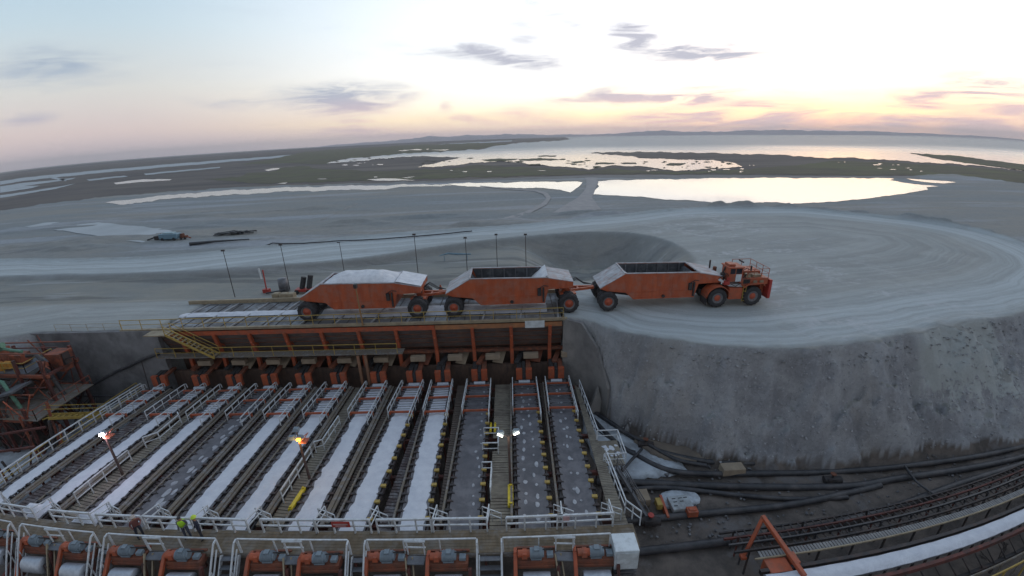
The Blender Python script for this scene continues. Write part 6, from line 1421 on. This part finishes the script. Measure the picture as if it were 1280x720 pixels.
for k, (dy, z_, mt_, lab) in enumerate(((2.55, 2.2, steel_d, 'dark steel rail nearest the trunk conveyor'), (3.2, 2.0, pipe_m, 'black pipe-like rail behind the trunk conveyor'), (3.8, 1.8, redsteel, 'dark red rail behind the trunk conveyor'), (4.4, 1.6, steel_d, 'farthest dark rail below the lowest pipe'), (-1.9, 2.3, tray, 'brown dusty rail on the near side of the trunk conveyor'), (-2.3, 2.1, yellow, 'thin yellowish rail nearest the lower right corner'))):
    m = MB()
    for a in range(22): x0, x1 = -2+a*1.6, -2+(a+1)*1.6; m.bar((x0, L2(x0)+.01*a*(dy > 0), 0), (x1, L2(x1)+.01*(a+1)*(dy > 0), 0), .10 if dy > 0 else .07, .16)
    for a in range(14): x = -1+a*2.5; m.bar((x, L2(x), 0), (x, L2(x), -z_+.05), .09)
    o = m.build('frame_rail', mt_, loc=(15, 14.9+dy, z_)); tag(o, lab, 'rail', 'long steel rails beside the trunk conveyor')
m = MB()
for a in range(60): x = -1+a*.55; m.bar((x, 2.5+L2(x), -.09), (x+.1, 4.4+L2(x), -.39), .09, .05)
o = m.build('idler_rack', steel_d, loc=(15, 14.9, 2.1)); tag(o, 'row of dark return rollers beneath the rails in the lower right', 'roller rack')
# orange jib
jb = thing('orange_jib', 'bright orange jib frame with a boxy base at the bottom edge', 'jib crane', (14.6, 15.2, 3.0))
a_, b_, c_ = Vector((1.05, 3.5, .1)), Vector((-1.35, 1.3, 0)), Vector((1.15, .25, .2))
top = Vector((.35, 3.05, .95))
MB().bar(top, (-.75, 2.35, -1.4), .20, .22).box((-.85, 2.3, -1.45), (.35, .35, .2)).build('short_leg', orange, jb, bevel=.03)
MB().bar(top+Vector((0, .1, 0)), (1.0, -.4, .25), .26, .26).build('boom', orange, jb, bevel=.03)
MB().box((.1, .5, -.45), (1.35, 1.1, .9)).build('base_box', orange, jb, bevel=.05)
MB().box((1.15, .85, -.05), (.42, .75, .5)).build('side_box', orange, jb, bevel=.04)
MB().tube([(.55, 1.7, -.9), (.8, 1.6, -.3)], .18, 10).tube([(.9, 1.9, -1.0), (1.2, 1.5, -.7)], .12, 8).build('winch', steel_d, jb)
MB().bar((0, .4, -.9), (0, .4, -3.0), .3, .3).build('pedestal', steel_d, jb)
# bare shrub
sh = thing('bare_shrub', 'small leafless dark shrub in the lower right corner', 'shrub', (31.4, 16.0, 1.2))
sh.location = P(1237, 716, .2)
rr = random.Random(12)
def grow(m, p, d, r, n):
    q = p+d; m.tube([p, q], [r, r*.7], 6)
    if n == 0: return
    for _ in range(2 if n > 2 else 3):
        nd = Vector((d.x+rr.uniform(-.5, .5)*d.length, d.y+rr.uniform(-.5, .5)*d.length, d.z*rr.uniform(.7, 1.0))).normalized()*d.length*.74; grow(m, q, nd, r*.66, n-1)
m = MB(); m.tube([(0, 0, 0), (0, 0, .45)], [.10, .08], 8); m.build('trunk', M('grey_bark', (.06, .05, .05), (.035, .03, .03), 4, .9), sh)
m = MB(); grow(m, Vector((0, 0, .4)), Vector((.25, .1, .6)), .06, 4); grow(m, Vector((0, 0, .4)), Vector((-.35, .1, .55)), .06, 4); m.build('branches', MATS['grey_bark'], sh)

# ================================================================ behind the train
for k, (b, tpx) in enumerate((((294, 372), (281, 313)), ((362, 360), (347, 306)), ((432, 350), (425, 303)), ((524, 355), (517, 293)), ((585, 352), (584, 297)), ((622, 340), (621, 293)), ((658, 350), (657, 293)))):
    q = P(*b, 8.0); tp_ = PY(*tpx, q.y); h = tp_.z-6.0; q.z = 6.0
    if k < 1: q.z = 7.5; h = tp_.z-7.5
    t = thing('light_pole', ['light pole at the left end, behind the rear kerb', 'light pole rising over the grey barrel', 'light pole behind the rear end of the salt heaped trailer', 'tall light pole behind the nose of the salt heaped trailer', 'light pole behind the rear end of the middle trailer', 'thin light pole behind the middle of the middle trailer', 'light pole behind the front end of the middle trailer'][k], 'light pole', q, 0, 'light poles behind the haul train')
    MB().tube([(0, 0, 0), (0, 0, h)], [.055, .035], 8).build('pole', steel_d, t)
    if k != 2: MB().box((0, -.05, h+.02), (.38, .22, .16)).bar((-.25, 0, h-.1), (.25, 0, h-.1), .04).build('lamp_head', steel_d, t)
    else: MB().box((-.15, 0, h), (.4, .12, .1)).build('lamp_head', steel_d, t)
def onground(px, py, z0=8.0):
    q = P(px, py, z0)
    for _ in range(6): q = P(px, py, zg(q.x, q.y))
    return q
q = onground(356, 364); t = thing('grey_barrel', 'upright grey barrel at the foot of the second light pole', 'barrel', q); MB().lathe_y((0, 0, 0), [(0, .0), (0, .62), (.9, .64), (1.8, .62), (1.85, 0.02)], 20).build('barrel_body', steel_g, t).rotation_euler = (R(90), 0, 0)
q = onground(381, 366); t = thing('red_cart', 'small red cart with two leaning black cylinders behind the rear trailer', 'cart', q)
MB().box((0, 0, .45), (2.1, 1.0, .35)).build('cart_bed', red_m, t, bevel=.04)
for s in (0, 1): MB().tube([(-.25+s*.95, 0, .6), (.15+s*.95, .3, 2.1+.2*s)], .34, 14).build('black_cylinder', rubber, t)
for s in (-.8, .8): MB().tube([(s, -.6, .3), (s, -.45, .3)], .3, 14).build('wheel', rubber, t)
q = onground(334, 366); t = thing('marker_mast', 'thin red and white mast with a sagging top behind the rear kerb', 'mast', q); MB().bar((0, 0, 0), (.1, 0, 3.2), .12).build('red_mast', red_m, t); MB().bar((-.4, 0, 3.4), (-.35, 0, 2.0), .16).build('white_float', white_p, t); MB().box((0, 0, .3), (.9, .5, .5)).build('base', red_m, t)
q = onground(344, 368); o = MB().tube([(-1.2, 0, .2), (1.4, .3, .5)], .1).build('dark_rod', pipe_m, loc=q); tag(o, 'dark rod lying on the ground beside the red and white mast', 'rod')
for k, (px, w_, lab) in enumerate(((347, .8, 'beige crate left of three behind the rear kerb'), (357, 1.0, 'tan pallet crate in the middle behind the rear kerb'), (366, .7, 'small beige crate nearest the rear trailer wheel'))):
    q = onground(px, 374.5, 9); o = MB().box((0, 0, .4), (w_, .8, .8)).box((0, 0, .83), (w_*.8, .6, .06)).build('crate', beige, loc=q, bevel=.02); tag(o, lab, 'crate', 'crates behind the rear kerb')
q = onground(926/1.0, 350) if False else None
for px, py, lab in ((551, 364, 'orange cone behind the coupling of the first two trailers'), (674, 333, 'yellow cone behind the front end of the middle trailer')):
    y_ = 46.5; q = PY(px, py, y_); zb = zg(q.x, y_); t = thing('traffic_cone', lab, 'cone', (q.x, y_, zb), 0); hh_ = max(.9, q.z-zb)
    MB().loft([[(r_*math.cos(2*math.pi*k/14), r_*math.sin(2*math.pi*k/14), z_) for k in range(14)] for r_, z_ in ((.34, .05), (.30, .1), (.06, hh_))]).build('cone_body', orange if px < 600 else yellow_b, t); MB().box((0, 0, .03), (.8, .8, .06)).build('base', orange if px < 600 else yellow_b, t)
q = onground(570, 326, 5); o = MB().tube([(-2.6, 0, .9), (-1.2, 0, 1.25), (.2, 0, 1.1), (2.4, 0, 1.0)], [.05, .14, .16, .10]).bar((-1.8, 0, 0), (-1.8, 0, .9), .08).bar((1.8, 0, 0), (1.8, 0, .9), .08).build('pipe_on_stands', blue_m, loc=q); tag(o, 'blue grey pipe on stands behind the middle trailer', 'pipe')
# long pipeline beyond the upper haul road
pl_ = []
for x_, y_ in catmull([(-20, 324), (60, 321), (130, 318), (200, 315.5), (270, 312.5), (330, 308), (400, 303), (430, 301), (480, 298.5), (540, 294), (590, 289)], 6, False):
    q = P(x_, y_, 9.2); pl_.append(Vector((q.x, q.y, zg(q.x, q.y)+.1)))
tag(MB().tube([p+Vector((0, 0, .12)) for p in pl_], .11, 8).build('long_pipeline', pipe_m), 'long dark pipeline following the far edge of the upper haul road', 'pipeline')
m = MB(); rr = random.Random(8)
q0 = onground(291, 293, 0)
for k in range(26): a = rr.uniform(-.35, .35); m.bar((rr.uniform(-6, 3), rr.uniform(-2, 2), rr.uniform(.2, 1.0)), (rr.uniform(-1, 8), rr.uniform(-2, 2), rr.uniform(.2, 1.2)), .35, .25)
o = m.build('scrap_pipe_heap', pipe_m, loc=q0); tag(o, 'dark heap of old pipes on the flat beyond the haul road', 'pipe heap')
a, b = onground(238, 307, 0), onground(312, 300.5, 0); o = MB().tube([a+Vector((0, 0, .5)), a.lerp(b, .4)+Vector((0, 0, .6)), b+Vector((0, 0, .4))], [.55, .35, .15], 8).build('tapering_pipe', pipe_m); tag(o, 'straight black pipe section lying below the pipe heap', 'pipe')
q = onground(214, 300, 0); t = thing('blue_tank', 'pale blue tank trailer on the edge of the white salt pond', 'tank', q); MB().box((0, 0, 1.3), (6.4, 2.4, 1.7)).build('tank_body', blue_m, t, bevel=.2); MB().box((0, 0, 2.3), (3.8, 1.6, .5)).build('tank_top', M('pale_blue', (.36, .50, .55), None, 3, .6), t, bevel=.1)
for s in (-2, 2): MB().tube([(s, -1.3, .5), (s, -1.0, .5)], .5, 14).build('wheel', rubber, t)
q = onground(231, 299, 0); t = thing('red_loader', 'small rusty red loader right of the pale blue tank', 'loader', q); t.scale = (.75, .75, .7); MB().box((0, 0, 1.2), (2.6, 1.8, 1.1)).build('body', rust, t, bevel=.1); MB().box((-.6, 0, 2.2), (1.2, 1.4, 1.0)).build('cab', rust, t, bevel=.1); MB().bar((1, 0, 1.4), (3.0, 0, .5), .4, .4).build('arm', tower_orange, t)
for s in (-.9, .9): MB().tube([(s, -1.1, .55), (s, -.8, .55)], .55, 14).build('wheel', rubber, t)
q = onground(200, 300, 0); t = thing('dark_pump', 'dark pump unit left of the pale blue tank', 'pump', q); MB().box((0, 0, .8), (2.6, 1.6, 1.2)).build('pump_body', steel_d, t, bevel=.1); MB().tube([(-1.2, 0, 1.0), (-4.0, -.5, .3)], .22, 8).build('pump_pipe', pipe_m, t); MB().tube([(.6, 0, 1.2), (.8, 0, 2.1)], .14, 8).build('exhaust', pipe_m, t)
# slow kerb/edge stones left of the deck
o = MB().box((-39.3, 38.05, 8.98), (4.0, .3, .2)).build('edge_kerb', beige); tag(o, 'beige kerb strip at the left end of the deck edge', 'kerb')
railing('wall_railing', [(-49.5, 38.2, 8.95), (-41.3, 38.2, 8.95)], beige, 'faint tan railing on top of the grey retaining wall', 'railing', h=.8, step=2.3, w=.03)
o = heap('salt_windrow', -37.0, -23.0, 41.1, 42.4, 9.0, lambda i, j, n: max(-.1, .28*math.sin(math.pi*j)*(.55+.9*n)), salt_m, 90, 14, 21)
tag(o, 'thin windrow of spilled salt on the deck behind the train', 'salt', None, 'stuff')
o = heap('salt_windrow', -20.5, 3.5, 39.9, 42.6, 8.98, lambda i, j, n: max(-.1, .30*math.sin(math.pi*j)*(.55+.9*n)-.02), salt_m, 120, 16, 25)
tag(o, 'spilled salt on the grating under the trailers', 'salt', None, 'stuff')

# ---------------------------------------------------------------- the evening air
hb = MB().box((1500, 9000, 163), (46000, 24000, 332)).build('haze', bpy.data.materials.new('haze_air'))
hmx = hb.data.materials[0]; hmx.use_nodes = True; n = hmx.node_tree.nodes; n.remove(n['Principled BSDF'])
pv = n.new('ShaderNodeVolumePrincipled'); pv.inputs['Color'].default_value = (.93, .93, .96, 1); pv.inputs['Density'].default_value = 5.0e-5; pv.inputs['Anisotropy'].default_value = .2
hmx.node_tree.links.new(pv.outputs[0], n['Material Output'].inputs['Volume']); tag(hb, 'thin pale evening haze', None, None, 'stuff')
